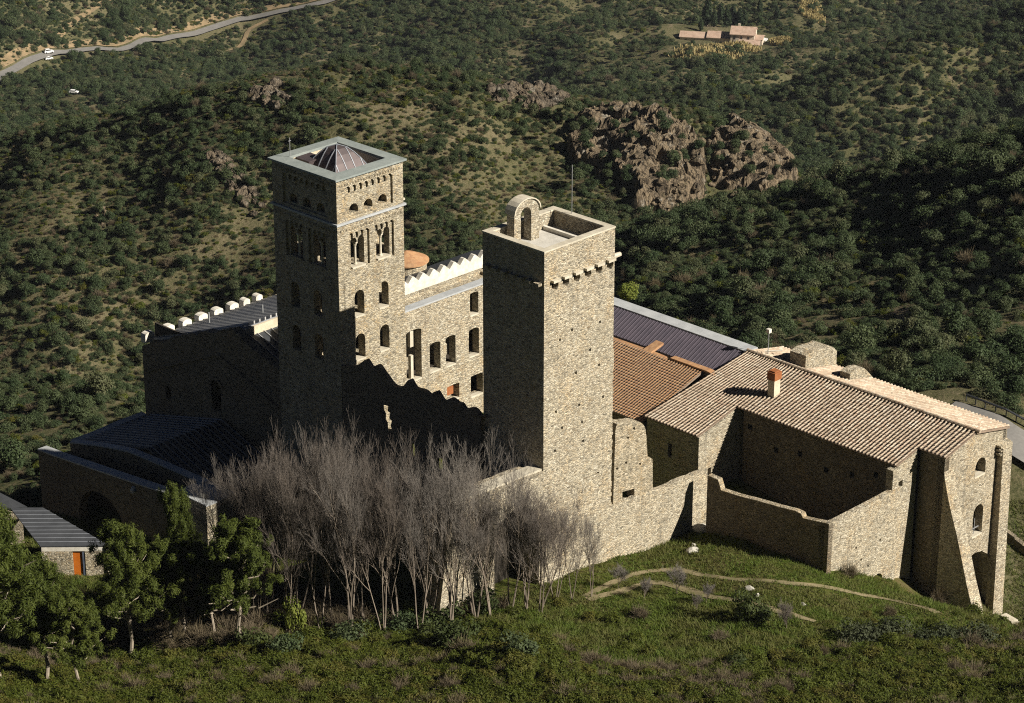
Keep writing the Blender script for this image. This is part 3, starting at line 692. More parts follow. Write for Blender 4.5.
k = MB(); k.box(1.3, 1.5, 9.2, 30, -14, 3); k.build('inner_wall', M['inner'], ch)
k = MB(); a, b, z0, z1 = bnds(door); m = (a+b)/2
ring = [(m+1.15*math.cos(PI*i/10), z1-.75+1.15*math.sin(PI*i/10)) for i in range(11)]+[(m-.76, z1-.75)]+[(m-.76*math.cos(PI*i/10), z1-.75+.76*math.sin(PI*i/10)) for i in range(1,10)]+[(m+.76,z1-.75)]
k.panel('u', .2, ring, .098); k.build('door_arch', M['stone_church'], ch)
NZ, RZ, EZ = 31.0, 18.5, 30.2
k = MB(); k.box(1.3, 18, 30.2, 31.0, -14, .95); k.box(18, 18.8, 9.2, 31.0, -14, 1.0); k.build('wall', M['stone_wall'], ch)
k = MB(); k.slab([(1.0,30.2,1.35),(18,30.2,1.35),(18,18.5,5.2),(1.0,18.5,5.0)], .25); nr = k.build('nave_roof', M['zinc'], ch)
k = MB()
for i in range(23):
    u = 1.3+i*.72; k.hexa([(u,30.2,1.33),(u+.16,30.2,1.33),(u+.16,18.5,5.1),(u,18.5,5.1)], [(u,30.2,1.47),(u+.16,30.2,1.45),(u+.16,18.5,5.42),(u,18.5,5.42)])
k.build('seam', M['seam'], nr)
k = MB(); k.hexa([(1.3,18.2,3.9),(18,18.2,3.9),(18,18.46,3.9),(1.3,18.46,3.9)], [(1.3,18.2,4.95),(18,18.2,5.1),(18,18.46,5.1),(1.3,18.46,4.95)]); k.build('clerestory', M['plaster'], ch)
k = MB(); k.slab([(1.0,18.2,4.1),(18,18.2,4.1),(18,9.0,1.2),(1.0,9.0,1.2)], .25); ar = k.build('aisle_roof', M['zinc_dark'], ch)
k = MB()
for i in range(18):
    u = 1.3+i*.92; k.hexa([(u,18.2,4.08),(u+.07,18.2,4.08),(u+.07,9.0,1.18),(u,9.0,1.18)], [(u,18.2,4.22),(u+.07,18.2,4.22),(u+.07,9.0,1.32),(u,9.0,1.32)])
k.build('seam', M['seam'], ar)
for i, x in enumerate([(148,339),(168,330.5),(185,323),(201,317),(216.5,311.5),(232,306),(244.5,300.5),(257,296)]):
    p = pv(*x, 30.6); k = MB(); w_ = .6 if i < 6 else .45
    pf = [(p[0]-w_, .952),(p[0]+w_, .952),(p[0]+w_, 1.75)]+[(p[0]+w_*math.cos(PI*j/6), 1.75+.28*math.sin(PI*j/6)) for j in range(1,6)]+[(p[0]-w_,1.75)]
    k.panel('v', 30.22, pf, .74); k.build('merlon', M['white'], ch)
k = MB(); k.tube([(6,27,2.4),(6,27,3.6)], .09, 6); k.build('vent_pipe', M['iron'], ch); k = MB(); k.tube([(9,22,4.1),(9,22,5.0)], .08, 6); k.build('vent_pipe', M['iron'], ch)

# ------------------------------------------------------------------ porch and gatehouse court
po = thing('porch', 'low porch with dark seamed metal gable roof in front of the church', 'building', (-5,18,-13))
rl, zl, zr, zk = 18.2, -6.9, -6.6, -3.75
k = MB(); k.slab([(.25,30,zl),(-9.3,30,zl),(-9.3,rl,zk),(.25,rl,zk)], .2); k.slab([(.25,rl,zk),(-9.3,rl,zk),(-9.3,9.3,zr),(.25,9.3,zr)], .2); pr_ = k.build('roof', M['zinc_dark'], po)
k = MB()
for i in range(14):
    u = .1-.68*(i+1)+.5
    k.hexa([(u,30,zl-.02),(u+.07,30,zl-.02),(u+.07,rl,zk-.02),(u,rl,zk-.02)], [(u,30,zl+.13),(u+.07,30,zl+.13),(u+.07,rl,zk+.13),(u,rl,zk+.13)])
    k.hexa([(u,rl,zk-.02),(u+.07,rl,zk-.02),(u+.07,9.3,zr-.02),(u,9.3,zr-.02)], [(u,rl,zk+.13),(u+.07,rl,zk+.13),(u+.07,9.3,zr+.13),(u,9.3,zr+.13)])
k.build('seam', M['zinc'], pr_)
k = MB(); k.box(-9.2, .2, 9.4, 9.8, -13, zr-.2); k.build('wall', M['stone_dark'], po)
gh = thing('gatehouse', 'dark stone gatehouse court with pale slate copings and wide arch behind the pines', 'building', (-14,18,-13))
def coped(name, ax, c, t, pts, zb, par, m, holes=(), cw=.06, ch_=.14, mc=None):
    k = MB(); k.panel(ax, c, pts+[(pts[-1][0],zb),(pts[0][0],zb)], t, holes); w_ = k.build(name, m, par)
    k = MB()
    for a, b in zip(pts[:-1], pts[1:]):
        lo, hi = sorted((c-math.copysign(cw,t), c+t+math.copysign(cw,t)))
        if ax == 'u': B = [(lo,a[0],a[1]+.002),(hi,a[0],a[1]+.002),(hi,b[0],b[1]+.002),(lo,b[0],b[1]+.002)]
        else: B = [(a[0],lo,a[1]+.002),(a[0],hi,a[1]+.002),(b[0],hi,b[1]+.002),(b[0],lo,b[1]+.002)]
        k.hexa(B, [(p[0],p[1],p[2]+ch_) for p in B])
    k.build('coping', mc or M['coping'], w_); return w_
def PU(c, l): return [(lambda p: (p[1],p[2]))(pu(x,y,c)) for x, y in l]
ga = [pu(x,y,-14) for x, y in [(72,530),(74,520),(82,509),(95,501),(110,501),(122,507),(132,518),(137,535)]]; 
gah = [(20.0+(-3.7)*math.cos(PI*i/10)*-1, -11.2+3.6*math.sin(PI*i/10)) for i in range(11)]; gah = [(23.7,-12.9)]+[(20+3.7*math.cos(PI*i/10), -11.0+3.4*math.sin(PI*i/10)) for i in range(11)]+[(16.3,-12.9)]
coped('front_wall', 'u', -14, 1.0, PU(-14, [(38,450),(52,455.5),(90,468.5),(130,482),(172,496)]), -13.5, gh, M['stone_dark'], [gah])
k = MB(); k.box(-12.99, -10.6, 10.0, 29.5, -13.4, -12.9); k.box(-11.2, -10.6, 10, 29.5, -12.9, -7.3); k.box(-12.99, -11.21, 14.5, 25.5, -7.6, -7.4); k.build('gate_dark_lining', M['inner'], gh)  # closed near-black lining with ceiling, added so the arch stays dark
coped('inner_wall', 'u', -10.2, .75, PU(-10.2, [(70,443),(100,446.5),(128,452),(150,461),(180,474),(203,484)]), -13.5, gh, M['stone_dark'])
coped('side_wall', 'v', 30.9, -.8, [(lambda p: (p[0],p[2]))(pv(x,y,30.9)) for x, y in [(71,441),(95,432),(118,422),(142,413)]], -14, gh, M['stone_wall'])
k = MB(); k.box(-12.9, -9.4, 4.9, 9.3, -13, -4.25); gp = k.build('corner_pier', M['stone_ochre'], gh)
k = MB(); k.box(-13.0, -9.3, 4.8, 9.35, -4.248, -4.1); k.build('coping', M['coping'], gp)
k = MB(); p = pu(134,490,-14.05); k.lathe((-14.06,p[1],p[2]), [(.05,-.35),(.32,-.2),(.36,.05),(.2,.35),(.04,.42)], 10); k.build('stone_shield', M['coping'], gh)
k = MB(); k.box(-12.2, -11.8, 6.2, 6.6, -4.098, -3.7); k.build('pipe_box', M['white'], gh)

# ------------------------------------------------------------------ shed with the orange door
sh = thing('gate_shed', 'small shed with slate roof, white fascia and bright orange door among the pines', 'shed', (*pz(78,578,-11)[:2], -11.5))
def xyuv(x, y): return uv((x, y, 0))[:2]
e0 = CAM+ray(40,546)*((-8.35-CAM[2])/ray(40,546)[2]); e1 = CAM+ray(109.5,545.5)*((-8.35-CAM[2])/ray(109.5,545.5)[2])
q1 = CAM+ray(43,507.5)*((-7.6-CAM[2])/ray(43,507.5)[2]); q0 = CAM+ray(10,507.5)*((-7.6-CAM[2])/ray(10,507.5)[2])
def U_(p, z=None): a = uv(p); return (a[0], a[1], a[2] if z is None else z)
k = MB(); k.slab([U_(e0), U_(e1), U_(q1), U_(q0)], .1); rf = k.build('roof', M['slate'], sh)
k = MB(); nrm = .10
for i in range(1, 10):
    t = i/10; a = e0+(q0-e0)*t; b = e1+(q1-e1)*t; 
    k.tube([U_(a+np.array([0,0,.02])), U_(b+np.array([0,0,.02]))], .03, 4)
k.build('seam', M['zinc'], rf)
ins = .25
def low(p, q, t): return p+(q-p)*t
f0, f1 = e0+np.array([.1,.04,0]), e1+np.array([-.1,.04,0]); d = (f1-f0)/np.linalg.norm(f1-f0)
def wallbox(k, a, b, th, z0, z1):
    dd_ = (b-a)/np.linalg.norm(b-a); n_ = np.array([-dd_[1], dd_[0], 0])*th
    B = [U_(p, z0) for p in (a, b, b+n_, a+n_)]; k.hexa(B, [(p[0],p[1],z1) for p in B])
dl, dr = 2.95, 4.2  # door opening along the front
k = MB(); zt_ = -8.95
wl_ = np.linalg.norm(f1-f0); px_ = lambda x: np.linalg.norm((CAM+ray(x,560)*((-9.5-CAM[2])/ray(x,560)[2]))[0]-f0[0])
dl, dr = abs(px_(71.5)), abs(px_(84))
wallbox(k, f0, f0+d*dl, .35, -12.5, zt_); wallbox(k, f0+d*dr, f1, .35, -12.5, zt_); wallbox(k, f1, np.array([q1[0]-.3,q1[1]-.3,0]), .35, -12.5, -8.4)
k.build('wall', M['stone_ochre'], sh)
k = MB(); wallbox(k, f0, f1, .36, zt_+.002, -8.53); k.build('fascia', M['white'], sh)
k = MB(); wallbox(k, f0+d*(dl+.02)+np.array([0,.16,0]), f0+d*(dr-.28)+np.array([0,.16,0]), .06, -11.8, zt_-.02); k.build('door', M['orange'], sh)
k = MB(); wallbox(k, f0+d*(dr-.27)+np.array([0,.05,0]), f0+d*(dr-.02)+np.array([0,.05,0]), .2, -11.8, zt_-.02); k.build('door_frame', M['blue'], sh)
sr = [CAM+ray(x,y)*((z-CAM[2])/ray(x,y)[2]) for x, y, z in [(-40,512,-8.6),(27,506.5,-7.9),(-2,491.5,-7.2),(-60,470,-7.2)]]
k = MB(); k.slab([U_(p) for p in sr], .18); s2 = thing('slate_shed', 'grey slate shed roof at the left edge above the pines', 'shed', (*uv(sr[0])[:2], -12)); k.build('roof', M['slate'], s2)
k = MB(); m_ = sum(sr)/4; k.prism([U_(p*.88+m_*.12)[:2] for p in sr], -12.5, -8.9); k.build('wall', M['stone_wall'], s2)

# ------------------------------------------------------------------ terrace walls below the defence tower
k = MB(); c1, c0 = pv(450,505,-25.6), pv(541,470,-25.6)
aw = thing('arched_terrace_wall', 'sunlit retaining wall with pale coping and deep arch behind the bare trees', 'wall', (-5,-25.6,-9))
ah = arch(-5.75,-.15,-7.5,2.75)
k.panel('v', -25.93, ragged([(-10.9,-10),(.36,-10),(.36,c0[2]),(-10.6,c1[2]),(-10.9,c1[2]-1.0),(-11.4,c1[2]-3.4),(-12.6,-5),(-12.9,-10)][1:], .05, .8)+[(-12.9,-10.2)], 2.2, [ah]); k.build('wall', M['stone_ochre'], aw)
k = MB(); k.hexa([(-10.7,-25.75,c1[2]+.002),(.36,-25.75,c0[2]+.002),(.36,-24.5,c0[2]+.002),(-10.7,-24.5,c1[2]+.002)], [(-10.7,-25.75,c1[2]+.2),(.36,-25.75,c0[2]+.2),(.36,-24.5,c0[2]+.2),(-10.7,-24.5,c1[2]+.2)]); k.build('coping', M['coping_pale'], aw)
k = MB(); k.box(-6.2, .4, -23.2, -23.0, -9, 3); k.build('arch_back', M['inner'], aw)
def PV(c, l): return [(lambda p: (p[0],p[2]))(pv(x,y,c)) for x, y in l]
lt = PV(-26.1, [(542,541),(560,531),(575,523),(594,513),(620,503),(657,489.5),(697,473),(703,471),(708,476)])
k = MB(); k.panel('v', -26.1, ragged(lt, .07, .5)+[(lt[-1][0],-10),(lt[0][0],-10)], .52); w_ = k.build('retaining_wall', M['stone_ochre'], base=(15,-26.1,-9)); tag(w_, 'low sunlit rubble wall climbing from the defence tower to the yard corner', 'wall')
rn = PV(-25.85, [(615.5,430),(617,424),(622,422.5),(634,421),(640,422),(645,427),(646.5,437),(647,446),(647.5,456),(650,457.5),(652.5,459),(652.8,478),(653,492)])
wn = PV(-25.85, [(622.3,503.5),(634.5,500),(634.5,488.5),(622.3,492)])
sm = [rect(p[0]-.13,p[0]+.13,p[1]-.13,p[1]+.13) for p in PV(-25.85, [(626,463),(640,464),(617,469),(628,438),(634,428.5)])]
k = MB(); k.panel('v', -25.85, ragged(rn, .08, .4)+[(rn[-1][0],-8),(rn[0][0]-.3,-8)], 1.0, [wn]+sm); w_ = k.build('ruined_wall', M['stone_wall'], base=(12,-25.85,-8)); tag(w_, 'pale broken stump of wall with square hole right of the defence tower', 'wall')
k = MB(); k.box(9.8, 15, -24.3, -24.1, -8, -.4); k.build('back_lining', M['inner'], w_, world=False) if False else None
# ------------------------------------------------------------------ hall with the long tiled roof
hl = thing('tiled_hall', 'long stone hall with weathered barrel tile roof and buttressed gable end', 'building', (35,-30,-20))
SL = .23
def rz(u): return .33+SL*(u-31.62)
def tiles(k, p0, p1, q1, q0, pitch, row, amp=.10, seed=1, lip=.045):
    """barrel tiles: p0-p1 along the eave, q0-q1 along the ridge"""
    r_ = random.Random(seed); p0, p1, q0, q1 = map(lambda a: np.array(a, float), (p0,p1,q0,q1))
    n = max(1, int(np.linalg.norm(p1-p0)/pitch)); m = max(1, int(max(np.linalg.norm(q0-p0), np.linalg.norm(q1-p1))/row))
    prof = [(0,0),(.16,.02),(.24,.45),(.38,.9),(.5,1),(.62,.9),(.76,.45),(.84,.02)]
    def pt(s, t): return (p0+(p1-p0)*s)*(1-t)+(q0+(q1-q0)*s)*t
    for i in range(n):
        dj = r_.uniform(-.012,.012)
        for j in range(m):
            t0, t1 = j/m, min(1, (j+1.06)/m); lift = r_.uniform(0,.025); sx = r_.uniform(-.03,.03)
            vs = []
            for t, up_ in ((t0, lip), (t1, .0)):
                for s, h in prof[1:-1]+[]:
                    q = pt((i+s+sx)/n, t); vs.append((q[0], q[1]+dj, q[2]+amp*h+up_+lift))
            c = len(prof)-2
            k.add(vs, [(a, a+1, a+1+c, a+c) for a in range(c-1)])
E_ = .25
roofs = [((31.4,-22.05),(31.4,-41.0)), ]
def hall_roof(nm, ue, va, vb, uu=39.5, va2=None):
    k = MB(); th = .1; va2 = va if va2 is None else va2
    k.slab([(ue,va,rz(ue)),(ue,vb,rz(ue)),(uu,vb,rz(uu)),(uu,va2,rz(uu))], th); r = k.build('roof', M['tile_gully'], hl)
    k = MB(); tiles(k, (ue-.06,va,rz(ue)), (ue-.06,vb,rz(ue)), (uu,vb,rz(uu)+.02), (uu,va2,rz(uu)+.02), .40, .48, .11, int(abs(va)*10)); k.build('tile_course', M['tile'], r, fix=False)
hall_roof('roof', 25.7, -15.2, -22.15, 39.5, -16.75)
hall_roof('roof', 31.45, -22.152, -41.35); hall_roof('roof', 34.7, -41.352, -44.5)
k = MB(); k.slab([(39.5,-16.7,rz(39.5)),(39.5,-44.5,rz(39.5)),(44.95,-44.5,.95),(44.95,-16.7,.95)], .2); r = k.build('far_roof', M['tile_gully'], hl)
k = MB(); tiles(k, (45.0,-44.5,.95), (45.0,-16.7,.95), (39.5,-16.7,rz(39.5)), (39.5,-44.5,rz(39.5)), .40, .48, .13, 77); k.build('tile_course', M['tile'], r, fix=False)
k = MB(); rr = random.Random(2); v = -16.7
while v > -44.4:
    k.tube([(39.5,v,rz(39.5)+.13),(39.5,v-.52,rz(39.5)+.11)], [.2,.17], 8); v -= .46
k.build('ridge_tiles', M['tile'], hl)
k = MB()
# shaded recess wall, wings and buttresses
rh = [rect(p[1]-.28,p[1]+.28,p[2]-.3,p[2]+.3) for p in [pu(x,y,31.9) for x, y in [(750,427),(776,450),(800,454),(826,470),(852,475),(876,475)]]]
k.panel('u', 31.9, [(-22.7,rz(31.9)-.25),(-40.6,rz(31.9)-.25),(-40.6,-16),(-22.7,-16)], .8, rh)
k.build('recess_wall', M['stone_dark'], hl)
k = MB(); k.box(33.0, 33.2, -40, -23, -12, -.3); k.build('inner_wall', M['inner'], hl)
k = MB(); wl = [(25.95,rz(25.95)-.25),(31.9,rz(31.9)-.25),(29.9,-5.88),(27.9,-7.5),(27.9,-13),(25.95,-13)]
k.panel('v', -22.1, [(25.95,rz(25.95)-.25),(33,rz(33)-.25),(33,-13),(25.95,-13)], .6, [rect(27.4,27.9,-5.9,-5.0)])
k.panel('u', 25.95, [(-15.4,rz(25.95)-.25),(-21.5,rz(25.95)-.25),(-21.5,-13),(-15.4,-13)], .6, [rect(-18.7,-18.2,-4.5,-3.0)])
k.build('wing_wall', M['stone_ochre'], hl)
k = MB(); k.panel('v', -41.4, [(30.9,rz(30.9)-.2),(34.6,rz(34.6)-.2),(34.6,-17),(30.9,-17)], .8, [hpx('v',-41.4,898.5,902.5,481,487,rect)])
k.build('pier', M['stone_ochre'], hl)
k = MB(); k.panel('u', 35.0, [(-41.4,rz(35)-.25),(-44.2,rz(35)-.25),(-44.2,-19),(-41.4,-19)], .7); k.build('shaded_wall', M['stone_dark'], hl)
# gable end, sweeping out to a buttress on its left
gw = [hpx('v',-44.2,975.5,985.5,458,474.5), hpx('v',-44.2,973,982.5,505,534)]
arc = arch(38.2, 44.1, -21, -11.2)
gout = [(35,-21),(38.2,-21)]+arc[2:][::-1]+[(44.1,-21),(44.9,-21),(44.85,.85),(39.5,rz(39.5)-.12),(35,rz(35)-.12)]
k = MB(); k.panel('v', -44.2, gout, .9, gw); k.build('gable_wall', M['stone_ochre'], hl)
# flared buttress at the left corner of the gable
bz = [(-.6,-44.21),(-1.2,-44.33),(-2.9,-44.8),(-4.5,-45.35),(-6.3,-46.05),(-8.75,-46.85),(-11.1,-47.6),(-13,-48.3),(-16,-49.3),(-20,-50.6)]
k = MB(); k.panel('u', 34.98, [(y,z) for z,y in bz]+[(-44.202,-20),(-44.202,-.6)], 1.5); k.build('flared_buttress', M['stone_ochre'], hl)
k = MB(); k.box(35.75, 44.6, -40.5, -40.3, -20, .2); k.build('inner_wall', M['inner'], hl)
a_, b_, z0_, z1_ = bnds(gw[1]); k = MB(); k.box(a_+.02,b_-.02,-43.9,-43.8,z0_+.55,z0_+.62); k.tube([((a_+b_)/2,-43.85,z0_),((a_+b_)/2,-43.85,z0_+1.6)],.04,4); k.build('window_rail', M['iron'], hl)
for h in gw: sash('v', -44.2, h, hl, M['coping_pale'], inn=.6)
k = MB(); bq = PV(-45.6, [(992.5,452),(1001,437),(1003.5,455),(1001.5,612),(993,612)])
k.hexa([(43.6,-45.2,-21.5),(45.3,-45.2,-21.5),(45.3,-44.21,-21.5),(43.6,-44.21,-21.5)], [(43.6,-44.85,-.9),(45.1,-44.85,-.6),(45.0,-44.21,-.3),(43.6,-44.21,-.6)]); k.build('corner_buttress', M['stone_ochre'], hl)
k = MB()
for z in (-.75,-1.15,-1.55):
    k = MB(); k.box(43.3, 43.62, -44.8, -44.22, z, z+.2); k.build('toothed_stone', M['stone_ochre'], hl)
k = MB(); k.panel('u', 45.0, [(-16.9,.6),(-44.2,.6),(-44.2,-21),(-16.9,-21)], -.6); k.panel('v', -16.9, [(31.7,rz(31.7)-.3),(39.5,rz(39.5)-.3),(44.3,.6),(44.3,-18),(31.7,-18)], -.6); k.build('wall', M['stone_wall'], hl)
chm = thing('chimney_placeholder', 'x', 'y', (0,0,0)) if False else None
k = MB(); cu, cv = 34.75, -24.0; k.box(cu-.45, cu+.45, cv-.4, cv+.4, rz(cu)-.3, rz(cu)+1.75); cm = k.build('chimney', M['plaster'], hl)
k = MB(); k.box(cu-.53, cu+.53, cv-.48, cv+.48, rz(cu)+1.752, rz(cu)+2.55); k.box(cu-.4, cu+.4, cv-.36, cv+.36, rz(cu)+2.552, rz(cu)+2.68); k.build('chimney_pot', M['rust'], cm)
# antenna beyond the ridge
an = thing('antenna', 'thin grey pole antenna standing behind the tiled ridge', 'antenna', (*pz(768,352,2.2)[:2], .5))
p = pz(768,352,2.2); k = MB(); k.tube([(p[0],p[1],.5),(p[0],p[1],4.6)], .05, 5); k.build('pole', M['iron'], an)
k = MB(); k.box(p[0]-.2,p[0]+.2,p[1]-.2,p[1]+.2,4.3,4.7); k.build('antenna_head', M['white'], an)
k = MB(); k.tube([(p[0]-.2,p[1]+.2,2.3),(p[0]+1.0,p[1]-1.0,2.35)], .06, 4); k.build('bracket', M['white'], an)
# stone stump beyond the ridge
k = MB(); stp = PV(-23.5, [(806,356),(812,351.5),(824,348),(828,345.5),(833,347),(837,351),(837.5,372),(806,372)])
k.panel('v', -23.5, stp[:6]+[(stp[5][0],-12),(stp[0][0],-12)], 2.0); w_ = k.build('broken_gable', M['stone_ochre'], base=(44,-23.5,-12)); tag(w_, 'pale broken gable stump rising behind the tiled hall roof', 'wall')
rr = random.Random(9); k = MB(); pts = PV(-28, [(848,372),(852,368),(862,367),(868,374),(880,380)])
k.panel('v', -28.0, ragged(PV(-28.0, [(850,374),(857,369),(864,368),(871,375),(876,381)]), .1, .4)+[(PV(-28,[(876,381)])[0][0],-12),(PV(-28,[(850,374)])[0][0],-12)], 1.2); w_ = k.build('broken_wall', M['stone_ochre'], base=(45,-28,-12)); tag(w_, 'small ragged wall top just past the tiled ridge', 'wall')

# ------------------------------------------------------------------ range with the purple roof and orange tiles
pr2 = thing('purple_roof_range', 'long range with purple slate roof and grey ridge strip behind the defence tower', 'building', (38,0,-10))
k = MB(); k.slab([(36.2,20,.5),(36.2,-16.65,.5),(39.4,-16.65,2.0),(39.4,20,2.0)], .25); r = k.build('roof', M['purple'], pr2)
k = MB()
for i in range(80):
    v = 19.8-i*.455; k.hexa([(36.2,v,.48),(36.2,v-.05,.48),(39.4,v-.05,1.98),(39.4,v,1.98)], [(36.2,v,.55),(36.2,v-.05,.55),(39.4,v-.05,2.05),(39.4,v,2.05)])
k.build('seam', M['purple'], r)
k = MB(); k.slab([(39.42,20,2.12),(39.42,-16.65,2.12),(41.2,-16.65,2.05),(41.2,20,2.05)], .3); k.build('ridge_strip', M['coping'], pr2)
k = MB(); k.box(36.4, 41, -16.6, 19.8, -10, .2); k.build('wall', M['stone_wall'], pr2)
# tile coped wall between the two roofs
cw = thing('tile_coped_wall', 'broken wall with terracotta coping between purple roof and orange tiles', 'wall', (34,-10,-8))
t1 = [pu(x,y,34.6) for x, y in [(612,341),(640,351),(647,354),(650,355)]]
def cop(k, pts, u0, u1, h=.16):
    for a, b in zip(pts[:-1], pts[1:]): k.hexa([(u0,a[1],a[2]),(u1,a[1],a[2]),(u1,b[1],b[2]),(u0,b[1],b[2])], [(u0,a[1],a[2]+h),(u1,a[1],a[2]+h),(u1,b[1],b[2]+h),(u0,b[1],b[2]+h)])
prof_ = [pu(x,y,34.6) for x, y in [(600,337),(640,351),(655,356.5),(663,360),(664,365),(669,366),(671,359),(690,366),(707,372),(716,377)]]
k = MB(); k.panel('u', 34.6, [(p[1],p[2]) for p in prof_]+[(prof_[-1][1],-8),(prof_[0][1],-8)], .55); k.build('wall', M['stone_dark'], cw)
k = MB(); cop(k, [(0,p[1],p[2]+.002) for p in prof_[:4]], 34.5, 35.25); cop(k, [(0,p[1],p[2]+.002) for p in prof_[6:]], 34.5, 35.25)
a = pu(648,354,34.9); k.hexa([(34.4,a[1]+.5,a[2]+.1),(36.7,a[1]+.5,a[2]+.6),(36.7,a[1]-.5,a[2]+.6),(34.4,a[1]-.6,a[2]+.1)], [(34.4,a[1]+.5,a[2]+.4),(36.7,a[1]+.5,a[2]+.85),(36.7,a[1]-.5,a[2]+.85),(34.4,a[1]-.6,a[2]+.4)])
k.build('coping', M['tile_orange'], cw)
ot = thing('orange_tiled_roof', 'low building with orange tile roof between defence tower and hall', 'building', (28,-10,-10))
zo = lambda u: -1.75+.30*(u-25.5)
k = MB(); k.slab([(25.6,2,zo(25.6)),(25.6,-15.1,zo(25.6)),(34.55,-15.1,zo(34.55)),(34.55,2,zo(34.55))], .2); r = k.build('roof', M['tile_gully'], ot)
k = MB(); tiles(k, (25.5,2,zo(25.5)), (25.5,-15.15,zo(25.5)), (34.5,-15.15,zo(34.5)), (34.5,2,zo(34.5)), .34, .38, .04, 5, .09); k.build('tile_course', M['tile_orange'], r, fix=False)
k = MB(); k.box(26.0, 34.5, -15.0, 1.9, -10, zo(26)-.25); k.build('wall', M['stone_dark'], ot)
# ------------------------------------------------------------------ yard in front of the hall
yt = [pu(x,y,20.6) for x, y in [(707.5,476),(718,480.5),(720,487),(721,491),(740,497),(770,505),(795,511.5),(801,514.5),(803,519),(829,524.5)]]
yd = thing('yard_wall', 'shadowed rubble yard wall with stepped mossy top facing the meadow', 'wall', (20.6,-35,-8))
coped('wall', 'u', 20.6, .6, ragged([(p[1],p[2]) for p in yt], .03, 1.2), -10, yd, M['stone_dark'], cw=.0, ch_=.08, mc=M['stone_wall'])
yl = [pv(x,y,-41.6) for x, y in [(829,524.5),(840,519.5),(870,504),(897,489.5),(900,488)]]
k = MB(); lowa = hpx('v',-41.6,872,882.5,574,586)
k.panel('v', -41.6, [(20.6,yl[0][2])]+[(p[0],p[2]) for p in yl[1:]]+[(yl[-1][0],-17),(20.6,-17)], .62, [lowa]+[rect(p[0]-.12,p[0]+.12,p[1]-.12,p[1]+.12) for p in PV(-41.6, [(861,560),(868,566),(856,548),(880,540)])])
w_ = k.build('yard_end_wall', M['stone_ochre'], base=(26,-41.6,-12)); tag(w_, 'sunlit yard wall with sloping top and small low arch beside the pier', 'wall')
# low dry stone walls at far right
def lowwall(name, pts, h, th, m, lab):
    P = [ground_px(*p) for p in pts]; k = MB()
    for a, b in zip(P[:-1], P[1:]):
        n = max(1, int(np.linalg.norm(b[:2]-a[:2])/.8)); d = (b-a)[:2]; d = d/np.linalg.norm(d); s = np.array([-d[1],d[0]])*th/2
        for i in range(n):
            p, q = a+(b-a)*i/n, a+(b-a)*(i+1)/n; zp, zq = gz_at(*p[:2]), gz_at(*q[:2]); hh = h*random.uniform(.85,1.1)
            B = [(*(p[:2]-s),zp-.5),(*(q[:2]-s),zq-.5),(*(q[:2]+s),zq-.5),(*(p[:2]+s),zp-.5)]
            k.hexa(B, [(*(p[:2]-s),zp+hh),(*(q[:2]-s),zq+hh),(*(q[:2]+s),zq+hh),(*(p[:2]+s),zp+hh)])
    return tag(k.build(name, m, world=True), lab, 'wall')
lowwall('stone_kerb', [(1003,617),(1015,624),(1030,632)], .35, .8, M['coping_pale'], 'pale stone kerb at the foot of the hall, lower right edge')
lowwall('roadside_wall', [(1004,537),(1015,545),(1032,556)], .9, .6, M['stone_dark'], 'low stone parapet right of the gable end, halfway down')
k = MB(); P = [ground_px(*p) for p in [(966,401),(985,408),(1006,416),(1026,427),(1050,441)]]
k.tube([(p[0],p[1],p[2]+.75) for p in P], .12, 6)
gr = tag(k.build('guard_rail', M['zinc_dark'], world=True), 'grey roadside guard rail along the far side of the right road', 'guard rail')
k = MB()
for a, b in zip(P[:-1], P[1:]):
    for t in (0,.5): p = a+(b-a)*t; k = MB(); k.tube([(p[0],p[1],gz_at(p[0],p[1])-.3),(p[0],p[1],p[2]+.75)], .07, 4); k.build('post', M['zinc_dark'], world=True).parent = gr
pass
# ------------------------------------------------------------------ vegetation
def np_mesh(name, co, quads, m, tris=False):
    k = 3 if tris else 4
    me = bpy.data.meshes.new(name); me.vertices.add(len(co)); me.vertices.foreach_set('co', np.asarray(co, np.float32).ravel())
    q = np.asarray(quads, np.int32); me.loops.add(q.size); me.loops.foreach_set('vertex_index', q.ravel())
    me.polygons.add(len(q)); me.polygons.foreach_set('loop_start', (np.arange(len(q))*k).astype(np.int32))
    me.update(calc_edges=True)
    for mm in (m if isinstance(m, (list, tuple)) else [m]): me.materials.append(mm)
    return me
def leaves(n, lobes, size, seed, shell=.55, aspect=1.6, upb=.35):
    """n leaf-sized quads spread through the outer volume of lobes (cx,cy,cz,rx,ry,rz)"""
    r = np.random.RandomState(seed); L = np.array(lobes); wgt = L[:,3]*L[:,4]+L[:,3]*L[:,5]; wgt = wgt/wgt.sum()
    li = r.choice(len(L), n, p=wgt); d = r.normal(size=(n,3)); d /= np.linalg.norm(d, axis=1)[:,None]
    rad = (shell+(1-shell)*r.rand(n)**.6)*(1+.16*np.sin(d[:,0]*5+li)*np.cos(d[:,2]*4+li*2))
    c = L[li,:3]+d*rad[:,None]*L[li,3:6]
    nrm = d+r.normal(size=(n,3))*.55; nrm[:,2] += upb; nrm /= np.linalg.norm(nrm, axis=1)[:,None]
    t = np.cross(nrm, r.normal(size=(n,3))); t /= np.linalg.norm(t, axis=1)[:,None]; b = np.cross(nrm, t)
    s = size*(.6+.8*r.rand(n))[:,None]
    t *= s*aspect*.5; b *= s*.5
    co = np.stack([c-t, c-b*.9+nrm*s*.1, c+t, c+b*.9+nrm*s*.1], 1).reshape(-1,3)
    return co, np.arange(n*4).reshape(-1,4)
def link(name, me, parent=None):
    o = bpy.data.objects.new(name, me); COL.objects.link(o)
    if parent is not None: o.parent = parent
    return o
